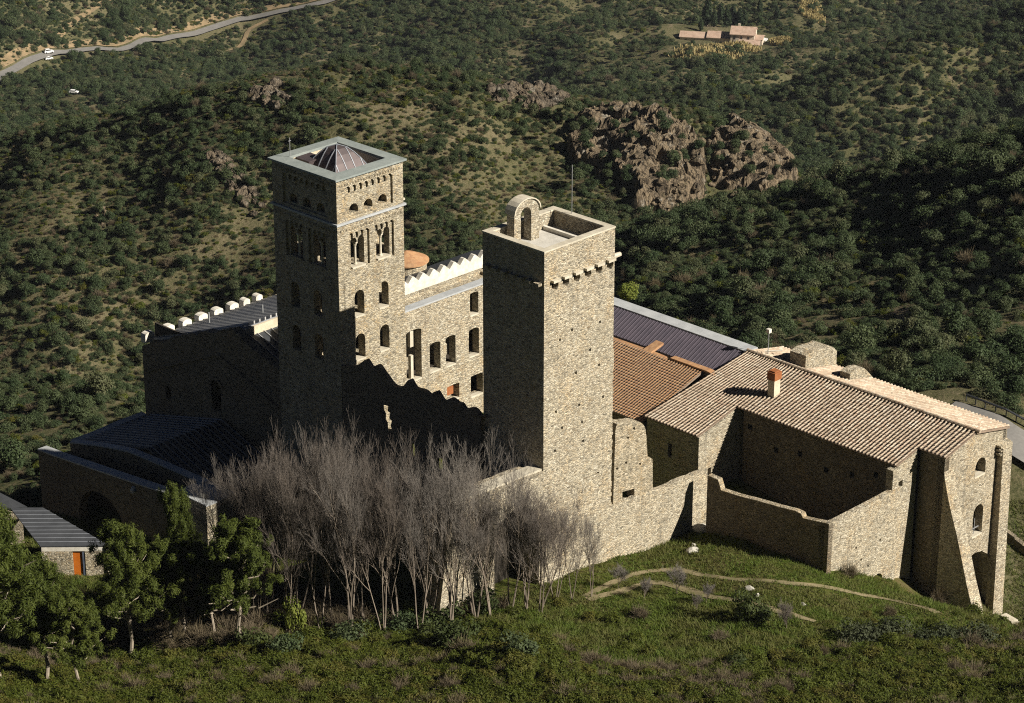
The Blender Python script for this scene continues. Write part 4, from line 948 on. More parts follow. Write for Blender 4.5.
def lobes_for(seed, n, R, hgt, sq=.8):
    r = np.random.RandomState(seed); out = [(0,0,hgt*.5,R*.75,R*.75,hgt*.55)]
    for i in range(n):
        a = r.rand()*2*PI; q = R*(.35+.4*r.rand()); z = hgt*(.3+.5*r.rand()); s = R*(.3+.25*r.rand())
        out.append((math.cos(a)*q, math.sin(a)*q, z, s, s, s*sq))
    return out
# --- shrubs: seven kinds, each a thing of its own, placed first in the foreground
def shrub_mesh(name, kind, seed):
    if kind == 'round': co, q = leaves(1300, lobes_for(seed, 9, 1.0, 1.3), .10, seed)
    elif kind == 'low': co, q = leaves(1100, lobes_for(seed, 11, 1.15, .85), .095, seed)
    elif kind == 'tree': co, q = leaves(1800, [(0,0,1.4,.7,.7,.8)]+[(a,b,c+.3,s,s,s*.85) for a,b,c,s,_,_ in lobes_for(seed, 10, 1.1, 1.9)], .11, seed)
    elif kind == 'heath': co, q = leaves(800, lobes_for(seed, 7, .8, .6), .065, seed, .3, 3.6, .9)
    return np_mesh(name, co, q, None or M['maquis'])
def set_mat(me, m): me.materials.clear(); me.materials.append(m); return me
def twiggy(n, R, h, seed, w=.012):
    r = np.random.RandomState(seed); a = r.rand(n)*2*PI; l = r.rand(n)**.5
    base = np.stack([np.cos(a)*R*.25*l, np.sin(a)*R*.25*l, np.zeros(n)], 1)
    tip = np.stack([np.cos(a)*R*l*(.6+.5*r.rand(n)), np.sin(a)*R*l*(.6+.5*r.rand(n)), h*(.55+.5*r.rand(n))*(1.1-.4*l)], 1)
    mid = base*.35+tip*.65+r.normal(size=(n,3))*.08
    out = []; qs = []
    side = r.normal(size=(n,3)); side /= np.linalg.norm(side, axis=1)[:,None]
    for (p0, p1, w0, w1) in ((base, mid, w*1.6, w), (mid, tip, w, w*.4), (mid, tip+r.normal(size=(n,3))*.16, w, w*.4), (mid*.6+base*.4, tip+r.normal(size=(n,3))*.25, w, w*.4)):
        out.append(np.stack([p0-side*w0, p0+side*w0, p1+side*w1, p1-side*w1], 1).reshape(-1,3))
    co = np.concatenate(out); return co, np.arange(len(co)).reshape(-1,4)
def put(o, p, s=1, rz=0, sz=None, sink=.08):
    o.location = (p[0], p[1], gz_at(p[0], p[1])-sink); o.rotation_euler = (0,0,rz); o.scale = (s, s, sz or s); return o
def plant(name, me, px, s, rz, label, cat, group=None, sz=None):
    o = link(name, me); put(o, ground_px(*px), s, rz, sz); return tag(o, label, cat, group)
sh_round = [shrub_mesh('shrub', 'round', 3), shrub_mesh('shrub', 'round', 8)]
sh_low = [shrub_mesh('shrub', 'low', 13), shrub_mesh('shrub', 'low', 21)]
sh_tree = [shrub_mesh('small_oak', 'tree', 31), shrub_mesh('small_oak', 'tree', 37)]
sh_heath = [set_mat(shrub_mesh('heath_bush', 'heath', 41), M['heath']), set_mat(shrub_mesh('heath_bush', 'heath', 47), M['heath'])]
co, q = twiggy(260, .75, .9, 5); dry = [np_mesh('dry_bush', co, q, M['twig_dry'])]
co, q = twiggy(220, .8, .75, 9); dry.append(np_mesh('dry_bush', co, q, M['twig_dry']))
bush_dark = [set_mat(m.copy(), M['bush']) for m in sh_round]; bush_grey = [set_mat(m.copy(), M['grey_bush']) for m in sh_low]
bush_bright = set_mat(sh_round[0].copy(), M['bright'])
# prototypes that stand in view
P = {}
P['round0'] = plant('shrub', sh_round[0], (520,655), 1.5, .3, 'rounded dark green shrub in the foreground below the middle of the copse', 'shrub')
P['round1'] = plant('shrub', sh_round[1], (285,655), 1.5, 1.3, 'rounded olive shrub right of the pines at the copse edge', 'shrub')
P['low0'] = plant('shrub', sh_low[0], (395,632), 1.8, .6, 'broad low green shrub at the foot of the bare trees', 'shrub')
P['low1'] = plant('shrub', sh_low[1], (350,640), 1.7, 2.2, 'spreading low shrub in front of the copse, left of the dark bush', 'shrub')
P['tree0'] = plant('small_oak', sh_tree[0], (15,470), 1.9, .2, 'small evergreen oak on the left slope beside the gatehouse corner', 'tree')
P['tree1'] = plant('small_oak', sh_tree[1], (100,398), 1.9, 1.0, 'small evergreen oak at the rim of the left plateau', 'tree')
P['heath0'] = plant('heath_bush', sh_heath[0], (590,672), 1.0, .5, 'olive heath bush in the foreground below the retaining wall', 'shrub')
P['heath1'] = plant('heath_bush', sh_heath[1], (200,680), 1.0, 1.5, 'olive heath bush in the foreground below the pines', 'shrub')
P['dry0'] = plant('dry_bush', dry[0], (640,618), 1.2, .5, 'brown leafless bush below the lower earth path', 'shrub')
co, q = twiggy(200, .7, .5, 33, .014); straw = np_mesh('grass_tuft', co, q, M['straw'])
P['straw'] = plant('grass_tuft', straw, (560,640), 1.0, .5, 'pale dry grass tuft at the upper edge of the heath below the arch', 'plant')
P['dry1'] = plant('dry_bush', dry[1], (720,640), 1.2, .5, 'brown leafless bush in front of the dark green bush on the slope', 'shrub')
plant('bush', bush_dark[0], (752,622), 1.75, 0, 'dense dark green bush on the slope under the lower path', 'shrub', sz=2.1)
plant('bush', bush_dark[1], (455,648), 1.9, 1, 'big dark bush in front of the bare copse', 'shrub', sz=2.0)
plant('bush', bush_dark[0], (430,640), 1.3, 2, 'smaller dark bush leaning against the big one by the copse', 'shrub')
for i, (x, y, s, w) in enumerate([(850,638,1.5,'leftmost'),(872,640,1.6,'second from the left'),(895,636,1.5,'third from the left'),(925,640,1.1,'fourth from the left, the smallest'),(950,640,1.5,'second from the right'),(980,643,1.7,'rightmost')]):
    plant('grey_bush', bush_grey[i % 2], (x, y), s, i*1.1, 'grey green bush, %s in the row below the hall' % w, 'shrub', 'grey green bushes in a row')
plant('bush', bush_dark[1], (735,668), 1.0, 2, 'small dark bush low in the foreground right of centre', 'shrub')
plant('bush', bush_dark[0], (255,648), 1.5, .7, 'dark bush between the pines and the copse', 'shrub')
plant('bright_shrub', bush_bright, (296,632), 1.0, .2, 'bright yellow green sapling at the left of the copse', 'shrub', sz=2.6)
plant('bright_shrub', bush_bright, (415,622), .9, .2, 'yellow green shrub low among the bare trees', 'shrub', sz=1.6)
co, q = leaves(2600, [(0,0,0,1,1,1),(.3,.2,.4,.7,.7,.7),(-.3,-.2,.3,.7,.7,.7),(.2,-.4,.1,.7,.7,.7),(-.3,.4,0,.7,.7,.8)], .13, 88, .5)
p = pz(627,301,1.0); o = link('bright_tree', np_mesh('bright_tree', co, q, M['bright'])); o.location = W(p[0]+3.5, p[1]+3, .2); o.scale = (1.15,1.15,1.0)
k = MB(); k.tube([(0,0,-11),(0,0,-.3)], .12, 6); BASE[o] = (0,0,0); k.build('trunk', M['bark'], o, fix=False)
tag(o, 'round yellow green treetop showing past the purple roof', 'tree')
co, q = twiggy(120, .7, 1.0, 19); sm = np_mesh('wall_weed', co, q, set_mat and M['twig_dry'])
o = link('wall_weed', sm); put(o, np.array(W(23.5,-42.6,0)), 1.5); tag(o, 'dry weed against the foot of the yard end wall', 'plant')
o = link('wall_weed', sm); put(o, np.array(W(33.8,-45.3,0)), 1.5); tag(o, 'bare shrub at the foot of the buttress recess', 'plant')
for i, (x, y, s_, lab) in enumerate([(446,622,2.0,'largest tangled bush at the foot of the sunlit wall end'),(464,616,1.7,'tangled bush in front of the sunlit wall, left of the arch'),(484,611,1.6,'tangled bush under the left side of the arch'),(502,608,1.4,'tangled bush under the right side of the arch'),(430,630,1.6,'tangled bush at the near left of the sunlit wall end')]):
    plant('tangled_bush', dry[i % 2] if i % 2 else bush_dark[1], (x, y), s_, i*1.3, lab, 'shrub', 'bushes at the foot of the arched wall')
# boulders
def rock(name, seed, s, m, sub=3, rough=.35):
    bm = bmesh.new(); bmesh.ops.create_icosphere(bm, subdivisions=sub, radius=1)
    r = random.Random(seed); pl_ = [(Vector((r.uniform(-1,1),r.uniform(-1,1),r.uniform(-1,1))).normalized(), r.uniform(.55,.9)) for _ in range(14)]
    for v in bm.verts:
        for n, d in pl_:
            e = v.co.dot(n)
            if e > d: v.co -= n*(e-d)*.92
        v.co += v.co.normalized()*(r.uniform(-1,1)*rough*.07+.12*rough*math.sin(v.co.x*6+seed)*math.sin(v.co.z*3+v.co.y*5))
    vs = [(v.co.x*s[0], v.co.y*s[1], v.co.z*s[2]) for v in bm.verts]; fs = [tuple(v.index for v in f.verts) for f in bm.faces]; bm.free(); return vs, fs
for i, (x, y, s, lab) in enumerate([(703,531,(1.2,.8,.55),'large pale fallen block at the corner of the retaining wall'),(692,552,(.9,.6,.4),'flat white stone on the grass below the wall corner'),(694,546,(.35,.3,.25),'small pale stone just above the flat white one'),(750,590,(.5,.4,.3),'small grey stone between the two paths'),(803,605,(.3,.3,.2),'lone pale pebble below the upper path'),(757,596,(.3,.25,.2),'small stone beside the dark bush')]):
    k = MB(); k.add(*rock('r', i+5, s, None, 2)); o = k.build('boulder', M['boulder'], world=True, fix=False); g = ground_px(x, y); o.location = (g[0], g[1], g[2]+s[2]*.4); o.rotation_euler = (0,0,i*.9); tag(o, lab, 'stone')

# --- bare trees of the copse
def bare_tree(seed, Hh, spread, twigs=True):
    r = random.Random(seed); tr = MB(); tw_p = []
    def branch(p, d, L, rad, lev):
        n = 4 if lev < 2 else 3; pts = [p]; q = Vector(p); dd = Vector(d)
        for i in range(n):
            dd = (dd+Vector((r.gauss(0,.10),r.gauss(0,.10),r.gauss(.05,.06)))).normalized(); q = q+dd*(L/n); pts.append(tuple(q))
        rr_ = [rad*(1-.6*i/n) for i in range(n+1)]
        if lev < 3: tr.tube(pts, rr_, 5 if lev == 0 else 4 if lev == 1 else 3, False)
        else:
            for a, b, w in zip(pts[:-1], pts[1:], rr_): tw_p.append((a, b, w))
        if lev >= 4: return
        kids = {0: r.randint(5,7), 1: r.randint(5,7), 2: r.randint(4,6), 3: 5}[lev]
        for k in range(kids):
            t = r.uniform(.35, 1.0) if lev == 0 else r.uniform(.2, 1.0); j = min(n-1, int(t*n)); f = t*n-j
            s = Vector(pts[j]).lerp(Vector(pts[j+1]), f)
            ax = dd.cross(Vector((r.gauss(0,1),r.gauss(0,1),r.gauss(0,1)))).normalized()
            an = r.uniform(.25,.78)*spread
            nd = (dd*math.cos(an)+ax*math.sin(an)+Vector((0,0,.14))).normalized()
            branch(tuple(s), nd, L*r.uniform(.45,.68)*(1.15-.3*t), rad*.48*(1.1-.4*t), lev+1)
    ns = r.choice([2,2,3,4])
    for i in range(ns):
        a = r.uniform(0,6.28); lean = r.uniform(.05,.2) if ns > 1 else .04
        branch((r.uniform(-.2,.2),r.uniform(-.2,.2),-.3), Vector((math.cos(a)*lean, math.sin(a)*lean, 1)).normalized(), Hh*.62*r.uniform(.85,1.1), .10*Hh/12, 0)
    A = np.array([t[0] for t in tw_p]); B = np.array([t[1] for t in tw_p]); w = np.maximum(np.array([t[2] for t in tw_p])*.9, .008)[:,None]
    rs = np.random.RandomState(seed); s1 = np.cross(B-A, rs.normal(size=A.shape)); s1 /= np.linalg.norm(s1, axis=1)[:,None]+1e-9
    s2 = np.cross(B-A, s1); s2 /= np.linalg.norm(s2, axis=1)[:,None]+1e-9
    co = np.stack([A+s1*w, A-s1*.5*w+s2*.87*w, A-s1*.5*w-s2*.87*w, B+s1*w*.6, B-s1*.3*w+s2*.5*w, B-s1*.3*w-s2*.5*w], 1).reshape(-1,3)
    i0 = np.arange(len(A))[:,None]*6
    qs = np.concatenate([i0+np.array([[0,1,4,3]]), i0+np.array([[1,2,5,4]]), i0+np.array([[2,0,3,5]])])
    return tr, np_mesh('twigs', co, qs, M['twig'])
variants = []
for sd, hh, sp in [(3,12.5,.85),(14,11.5,.95),(25,13,.8),(36,10.5,1.0),(52,12,.9)]:
    tr, tw = bare_tree(sd, hh, sp)
    root = bpy.data.objects.new('bare_tree', None); COL.objects.link(root); BASE[root] = (0,0,0)
    t_ = tr.build('trunk', M['bark'], root, fix=False); c_ = link('crown', tw, root); variants.append(root)
def dup(root):
    r = root.copy(); COL.objects.link(r)
    for ch_ in list(root.children):
        c = ch_.copy(); COL.objects.link(c); c.parent = r
    return r
# base and treetop of each, as seen
spots = [(238,616,474),(254,628,460),(270,620,452),(286,632,450),(302,624,446),(318,632,444),(334,624,442),(350,632,446),(366,626,452),(382,634,456),(400,630,458),(418,636,464),(434,628,466),(450,632,462),
         (476,618,474),(492,616,456),(508,612,466),(524,610,480),(540,612,494),(556,604,494),(572,600,502),(588,597,514),(262,610,470),(326,612,458),(390,612,468),(444,612,474)]
rr = random.Random(77)
vh = [max(v.co.z for v in r_.children[1].data.vertices) for r_ in variants]
for i, (x, y, yt) in enumerate(spots):
    v = variants[i % 5]; o = v if i < 5 else dup(v); g = ground_px(x+rr.uniform(-4,4), y)
    sz_ = (up_at(g, yt)-g[2])/vh[i % 5]; sx_ = min(sz_, 1.15)*rr.uniform(.62,.82)
    put(o, g, sx_, rr.uniform(0,6.28), sz_)
    tag(o, 'tall bare brown tree in the leafless copse below the ruined wall', 'tree', 'bare trees of the copse')
# young trees on the slope
k = MB(); rr = random.Random(4)
tr, tw = bare_tree(91, 4.2, 1.0)
yg = bpy.data.objects.new('young_tree', None); COL.objects.link(yg); BASE[yg] = (0,0,0); tr.build('trunk', M['bark'], yg, fix=False); link('crown', tw, yg)
for i, (x, y, s, lab) in enumerate([(677,594,.85,'small bare tree standing between the two earth paths'),(705,603,.55,'slight bare sapling right of the small tree by the paths'),(697,612,.45,'pale thin sapling below the small tree by the paths'),(788,630,.75,'wide bare sapling below the end of the lower path'),(618,588,.7,'bare sapling beside the left end of the paths'),(643,600,.6,'bare sapling at the near edge of the lower path')]):
    o = yg if i == 0 else dup(yg); put(o, ground_px(x, y), s, i*1.7); tag(o, lab, 'tree', 'young bare trees on the slope')

# --- pines at the lower left
def pine(seed, Hh, R, n):
    r = random.Random(seed); tr = MB(); lob = []
    pts = [(0,0,-.4)]; x = y = 0
    for i in range(1, 7): x += r.uniform(-.25,.25); y += r.uniform(-.25,.25); pts.append((x, y, Hh*.93*i/6))
    tr.tube(pts, [.17*(1-.75*i/6)*Hh/9 for i in range(7)], 7, False)
    for i in range(n):
        t = .20+.78*(i+.5)/n; z = Hh*t; a = i*2.4+r.uniform(-.6,.6); prof_ = math.sin(min(1,(1.08-t)*1.25)*PI/2)
        L = R*prof_*r.uniform(.4,1.2); j = min(5, int(t*.99*6)); b = Vector(pts[j]); b.z = z*.92
        e = Vector((b.x+math.cos(a)*L, b.y+math.sin(a)*L, z+L*r.uniform(.1,.5)))
        m_ = b.lerp(e, .5)+Vector((0,0,r.uniform(-.3,.1)))
        if t > .31: tr.tube([tuple(b), tuple(b.lerp(m_,.6)+Vector((r.gauss(0,.15),r.gauss(0,.15),r.gauss(0,.1)))), tuple(m_+Vector((r.gauss(0,.2),r.gauss(0,.2),0))), tuple(e)], [.07,.055,.04,.018], 4, False)
        if t < .34: continue
        for f in (.5, .75, 1.0):
            q_ = b.lerp(e, f)
            for q2 in range(2):
                s2 = R*r.uniform(.09,.17)
                lob.append((q_.x+r.gauss(0,.42), q_.y+r.gauss(0,.42), q_.z+r.uniform(-.1,.55), s2, s2, s2*r.uniform(.8,1.3)))
    for q2 in range(6): s2 = R*.14; lob.append((pts[-1][0]+r.gauss(0,.3), pts[-1][1]+r.gauss(0,.3), Hh*r.uniform(.9,1.0), s2, s2, s2*1.4))
    co, q = leaves(len(lob)*190, lob, .06, seed, .05, 4.0, .6)
    return tr, np_mesh('crown', co, q, M['pine'])
pv_ = []; ph = []
for sd, hh, R_, n in [(1,9.5,3.3,50),(2,8.0,2.6,42),(3,10.5,3.5,56),(4,7.0,2.3,36)]:
    tr, cr = pine(sd, hh, R_, n); root = bpy.data.objects.new('pine_tree', None); COL.objects.link(root); BASE[root] = (0,0,0)
    tr.build('trunk', M['bark_pale'], root, fix=False); link('crown', cr, root); pv_.append(root); ph.append(hh)
used = set()
for x, y, yt, v, w_, lab in [(0,684,507,2,.95,'largest pine filling the left edge of the photo'),(46,682,564,0,.95,'big bushy pine just right of the one at the left edge'),(-22,650,512,2,.9,'pine cut by the left edge below the slate shed'),(130,659,530,0,.86,'pine with pale forked trunk right of the orange door'),(174,650,545,1,.95,'slender pine in the middle of the row with a pale trunk'),(186,642,491,2,.5,'dark pine reaching up before the sunlit court pier'),(242,645,526,1,.95,'light green pine at the right end of the row'),(216,640,548,3,.85,'shorter pine tucked left of the light green end pine'),(150,632,545,3,1.0,'dark pine set back behind the slender one'),(94,645,598,3,.9,'small pine under the orange door'),(82,690,600,3,1.0,'low bushy pine in front of the big left pines')]:
    o = pv_[v] if v not in used else dup(pv_[v]); used.add(v); g = ground_px(x, y)
    sz_ = (up_at(g, yt)-g[2])/ph[v]; put(o, g, sz_*w_, x*.37, sz_); tag(o, lab, 'tree', 'pines in front of the gatehouse')

# --- scrub, heath and grass that nobody could count
def scatter(name, pts, scl, rot, idx, protos, label):
    me = bpy.data.meshes.new(name); n = len(pts); me.vertices.add(n); me.vertices.foreach_set('co', np.asarray(pts, np.float32).ravel())
    a = me.attributes.new('scl', 'FLOAT_VECTOR', 'POINT'); a.data.foreach_set('vector', np.asarray(scl, np.float32).ravel())
    a = me.attributes.new('rot', 'FLOAT_VECTOR', 'POINT'); a.data.foreach_set('vector', np.asarray(rot, np.float32).ravel())
    a = me.attributes.new('idx', 'INT', 'POINT'); a.data.foreach_set('value', np.asarray(idx, np.int32))
    o = bpy.data.objects.new(name, me); COL.objects.link(o)
    g = bpy.data.node_groups.new(name, 'GeometryNodeTree')
    g.interface.new_socket('Geometry', in_out='INPUT', socket_type='NodeSocketGeometry'); g.interface.new_socket('Geometry', in_out='OUTPUT', socket_type='NodeSocketGeometry')
    N = g.nodes; gi = N.new('NodeGroupInput'); go = N.new('NodeGroupOutput'); ip = N.new('GeometryNodeInstanceOnPoints'); jn = N.new('GeometryNodeJoinGeometry')
    for p_ in protos[::-1]:
        oi = N.new('GeometryNodeObjectInfo'); oi.inputs['Object'].default_value = p_; oi.inputs['As Instance'].default_value = True
        g.links.new(oi.outputs['Geometry'], jn.inputs[0])
    def na(nm, ty):
        q = N.new('GeometryNodeInputNamedAttribute'); q.data_type = ty; q.inputs['Name'].default_value = nm
        return q.outputs['Attribute']
    ip.inputs['Pick Instance'].default_value = True
    g.links.new(gi.outputs[0], ip.inputs['Points']); g.links.new(jn.outputs[0], ip.inputs['Instance'])
    g.links.new(na('idx','INT'), ip.inputs['Instance Index']); g.links.new(na('rot','FLOAT_VECTOR'), ip.inputs['Rotation']); g.links.new(na('scl','FLOAT_VECTOR'), ip.inputs['Scale'])
    g.links.new(ip.outputs[0], go.inputs[0])
    md = o.modifiers.new('scatter', 'NODES'); md.node_group = g
    return tag(o, label, None, None, 'stuff')
def vec_gz(x, y): return H(x, y)
def in_frame(x, y, z, mx=160):
    d = np.stack([x,y,z],-1)-CAM; w = d@FW; px = 512+F*(d@RT)/w; py = 351.5-F*(d@UP)/w
    return px, py, (px > -mx) & (px < 1024+mx) & (py > -60) & (py < 900)
def seg_dist(x, y, pts):
    out = np.full(len(x), 1e9)
    for a, b in zip(pts[:-1], pts[1:]):
        a, b = a[:2], b[:2]; d = b-a; t = np.clip(((x-a[0])*d[0]+(y-a[1])*d[1])/(d@d), 0, 1)
        out = np.minimum(out, np.hypot(x-a[0]-t*d[0], y-a[1]-t*d[1]))
    return out
def uv_of(x, y): return (x-O2[0])*AX[0]+(y-O2[1])*AX[1], (x-O2[0])*BX[0]+(y-O2[1])*BX[1]
def built(x, y, m=0):
    u, v = uv_of(x, y); r = np.zeros(len(x), bool)
    for a, b, c, d in [(-13,36,-26,20),(-15.5,2,4,32),(-1,36,8,32),(20,46,-47,-15),(33,44,-20,22),(-27,-16,8,28)]:
        r |= (u > a-m) & (u < b+m) & (v > c-m) & (v < d+m)
    return r
R0 = np.random.RandomState(5)
N0 = 780000; d0, d1 = 250., 1900.
dist = np.sqrt(R0.rand(N0)*(d1**2-d0**2)+d0**2); ang = R0.uniform(-.33, .33, N0)
x, y = dist*np.sin(ang), dist*np.cos(ang)
keep = R0.rand(N0) < np.where(dist > 1150, .7, 1.0); x, y, dist = x[keep], y[keep], dist[keep]
z = H(x, y); px, py, ok = in_frame(x, y, z, 420)
dens = fbm(x/26, y/26, 4, 51)+.35*fbm(x/7, y/7, 2, 61)
rocky = fbm(x/60+9, y/60, 3, 71)
hillr = (x > 18) & (dist < 520) & (dist > 250) & (x*.9 > (dist-470)*.55)       # the near hill on the right is the densest
ok &= (dens > np.where(hillr | (dist > 900), -1.3, np.where((dist < 420) & (x < 0), -.8, -.18))) 
ok &= ~built(x, y, 2.0) & (seg_dist(x, y, far_road) > 4.5) & (seg_dist(x, y, side_track) > 2.5) & (seg_dist(x, y, road_r) > 4.5)
farm = ground_px(725, 38); ok &= np.hypot(x-farm[0], (y-farm[1])*.7) > 30
ok &= (np.hypot((x-farm[0])*.8, (y-farm[1])*.5) > 90) | (R0.rand(len(x)) < .4)
ok &= np.hypot(x-ground_px(74,95)[0], y-ground_px(74,95)[1]) > 9
crag_c = [ground_px(*p) for p in [(590,140),(650,150),(740,165)]]
for c in crag_c: ok &= (np.hypot(x-c[0], y-c[1]) > 10) | (R0.rand(len(x)) < .25)
ok &= ~((dist < 330) & (px > 850) & (py > 560))
x, y, z, dist = x[ok], y[ok], z[ok], dist[ok]; hillr = hillr[ok]; dens = dens[ok]
n = len(x); print('scrub', n)
base = np.where(dist < 420, .58, np.where(dist < 800, .56, .98))*(.42+R0.rand(n)**3*1.9)*(.8+.7*np.clip(dens+.25, 0, .9))*np.where(hillr, 1.1, 1)
idx = R0.choice(9, n, p=[.17,.17,.16,.16,.08,.08,.06,.06,.06]); base = np.where(idx > 5, base*1.2, base)
scl = np.stack([base*(.85+.4*R0.rand(n)), base*(.85+.4*R0.rand(n)), base*(.8+.5*R0.rand(n))], -1)
nt_ = 190000; td = np.sqrt(R0.rand(nt_)*(900.**2-330.**2)+330.**2); ta = R0.uniform(-.30, .30, nt_); tx, ty = td*np.sin(ta), td*np.cos(ta)
tz = H(tx, ty); _, _, tk = in_frame(tx, ty, tz, 350); tk &= ~built(tx, ty, 1.0) & (seg_dist(tx, ty, road_r) > 3.5); tx, ty, tz, td = tx[tk], ty[tk], tz[tk], td[tk]
tb = np.where(td < 480, .42, .55)*(.5+R0.rand(len(tx))); x = np.r_[x, tx]; y = np.r_[y, ty]; z = np.r_[z, tz]; base = np.r_[base, tb]; idx = np.r_[idx, R0.choice([2,3,6,7,8,9], len(tx), p=[.16,.16,.12,.12,.12,.32])]
n = len(x); print('with tufts', n)
scl = np.stack([base*(.85+.4*R0.rand(n)), base*(.85+.4*R0.rand(n)), base*(.8+.5*R0.rand(n))], -1)
rot = np.stack([R0.normal(size=n)*.08, R0.normal(size=n)*.08, R0.rand(n)*6.28], -1)
scatter('scrub', np.stack([x,y,z-.1],-1), scl, rot, idx, [P['round0'],P['round1'],P['low0'],P['low1'],P['tree0'],P['tree1'],P['heath0'],P['heath1'],P['dry0'],P['straw']], 'dense green and olive scrub covering the hills behind and beside the monastery')
# foreground heath
N1 = 31000; dist = R0.uniform(168, 262, N1); ang = R0.uniform(-.30, .30, N1); x, y = dist*np.sin(ang), dist*np.cos(ang); z = H(x, y); px, py, ok = in_frame(x, y, z, 300)
edge = 640+18*np.sin(px/90.)+np.where(px < 330, -4, 0)+np.where(px > 600, 6, 0)
prob = np.clip((py-edge)/22, 0, 1)*1.0+.05*(py > 590)
wood = (px < 475) & (py > 585) & (py <= edge)          # under the trees
prob = np.where(wood, .5, prob); prob = np.where((px > 560) & (py < 612), 0, prob)
ok &= (R0.rand(N1) < prob) & ~built(x, y, .5) & (seg_dist(x, y, path_a) > 1) & (seg_dist(x, y, path_b) > 1.1)
x, y, z, px, py = x[ok], y[ok], z[ok], px[ok], py[ok]; n = len(x); print('heath', n)
br = fbm(x/6, y/6, 3, 81)+.35*np.exp(-((py-edge[ok]-8)/14)**2)*(px > 560)
dryp = R0.rand(n) < np.clip(.08+(br-.25)*.8, 0.05, .65)
idx = np.where(dryp, 2+R0.randint(0,2,n), R0.randint(0,2,n))
wood = wood[ok]; dryp = np.where(wood, R0.rand(n) < .7, dryp); idx = np.where(dryp, 2+R0.randint(0,2,n), R0.randint(0,2,n))
base = (.55+R0.rand(n)**2*.8)*np.where(wood, 1.5, 1.0)
scl = np.stack([base, base, base*(.75+.5*R0.rand(n))*np.where(dryp, 1.0, 1.1)], -1)
rot = np.stack([R0.normal(size=n)*.1, R0.normal(size=n)*.1, R0.rand(n)*6.28], -1)
scatter('heath', np.stack([x,y,z-.05],-1), scl, rot, idx, [P['heath0'],P['heath1'],P['dry0'],P['dry1']], 'rough olive and brown heath covering the foreground slope')
# grass blades
N2 = 150000; dist = R0.uniform(180, 268, N2); ang = R0.uniform(-.24, .24, N2); x, y = dist*np.sin(ang), dist*np.cos(ang)
uu_, vv_ = uv_of(x, y); ok = np.ones(N2, bool)
for a_, b_, c_, d_ in [(-10.9,9.3,-25.9,-18),(0,36,-26,20),(20.6,31.5,-41.6,-15),(31,46,-44.3,-15),(35,36.5,-51,-44)]: ok &= ~((uu_ > a_) & (uu_ < b_) & (vv_ > c_) & (vv_ < d_))
ok &= (seg_dist(x, y, path_a) > .15+.4*R0.rand(N2)) & (seg_dist(x, y, path_b) > .15+.45*R0.rand(N2))
x, y = x[ok], y[ok]; z = H(x, y); px, py, ok = in_frame(x, y, z, 60); ok &= (py > 500); x, y, z = x[ok], y[ok], z[ok]; n = len(x); print('grass', n)
nb = 4; X = np.repeat(x, nb)+R0.normal(size=n*nb)*.12; Y = np.repeat(y, nb)+R0.normal(size=n*nb)*.12; Z = np.repeat(z, nb)-.03
hgt = (.16+.26*R0.rand(n*nb))*np.repeat(.7+.8*np.clip(fbm(x/9, y/9, 2, 95)+.4, 0, 1), nb); a = R0.rand(n*nb)*6.28; le = R0.normal(size=(n*nb,2))*.6
w = .045; A = np.stack([X-np.cos(a)*w, Y-np.sin(a)*w, Z],-1); B = np.stack([X+np.cos(a)*w, Y+np.sin(a)*w, Z],-1); T = np.stack([X+le[:,0]*hgt, Y+le[:,1]*hgt, Z+hgt],-1)
me = np_mesh('grass', np.stack([A,B,T],1).reshape(-1,3), np.arange(n*nb*3).reshape(-1,3), M['grass'], True)
tag(link('grass', me), 'short green and yellowish grass on the meadow and slope', None, None, 'stuff')

# ------------------------------------------------------------------ crags
def crag(name, pxs, seed, m, label, size=(2.2,5.0), dig=.25, back=None):
    r = random.Random(seed); k = MB()
    for x, y, s in pxs:
        g = ground_px(x, y); s = s*r.uniform(.85,1.15)
        vs, fs = rock('c', r.randint(0,9999), (s*r.uniform(.8,1.2), s*r.uniform(.8,1.2), s*r.uniform(.7,1.15)), None, 3, .9)
        c, sn = math.cos(r.uniform(0,6)), 0; a = r.uniform(0,6.28); ca, sa = math.cos(a), math.sin(a); ti = r.uniform(-.35,.35)
        vs = [(g[0]+p[0]*ca-p[1]*sa+p[2]*ti, g[1]+p[0]*sa+p[1]*ca, g[2]+p[2]+s*dig) for p in vs]; k.add(vs, fs)
    o = k.build(name, m, world=True, fix=False); return tag(o, label, 'rock')
def blob(poly, n, seed, s0, s1):
    r = random.Random(seed); out = []; xs = [p[0] for p in poly]; ys = [p[1] for p in poly]
    while len(out) < n:
        x, y = r.uniform(min(xs), max(xs)), r.uniform(min(ys), max(ys)); c = False; j = len(poly)-1
        for i in range(len(poly)):
            if (poly[i][1] > y) != (poly[j][1] > y) and x < (poly[j][0]-poly[i][0])*(y-poly[i][1])/(poly[j][1]-poly[i][1])+poly[i][0]: c = not c
            j = i
        if c: out.append((x, y+6, r.uniform(s0, s1)))
    return out
def ridged(x, y, o, sd): return 1-np.abs(fbm(x, y, o, sd))*2.2
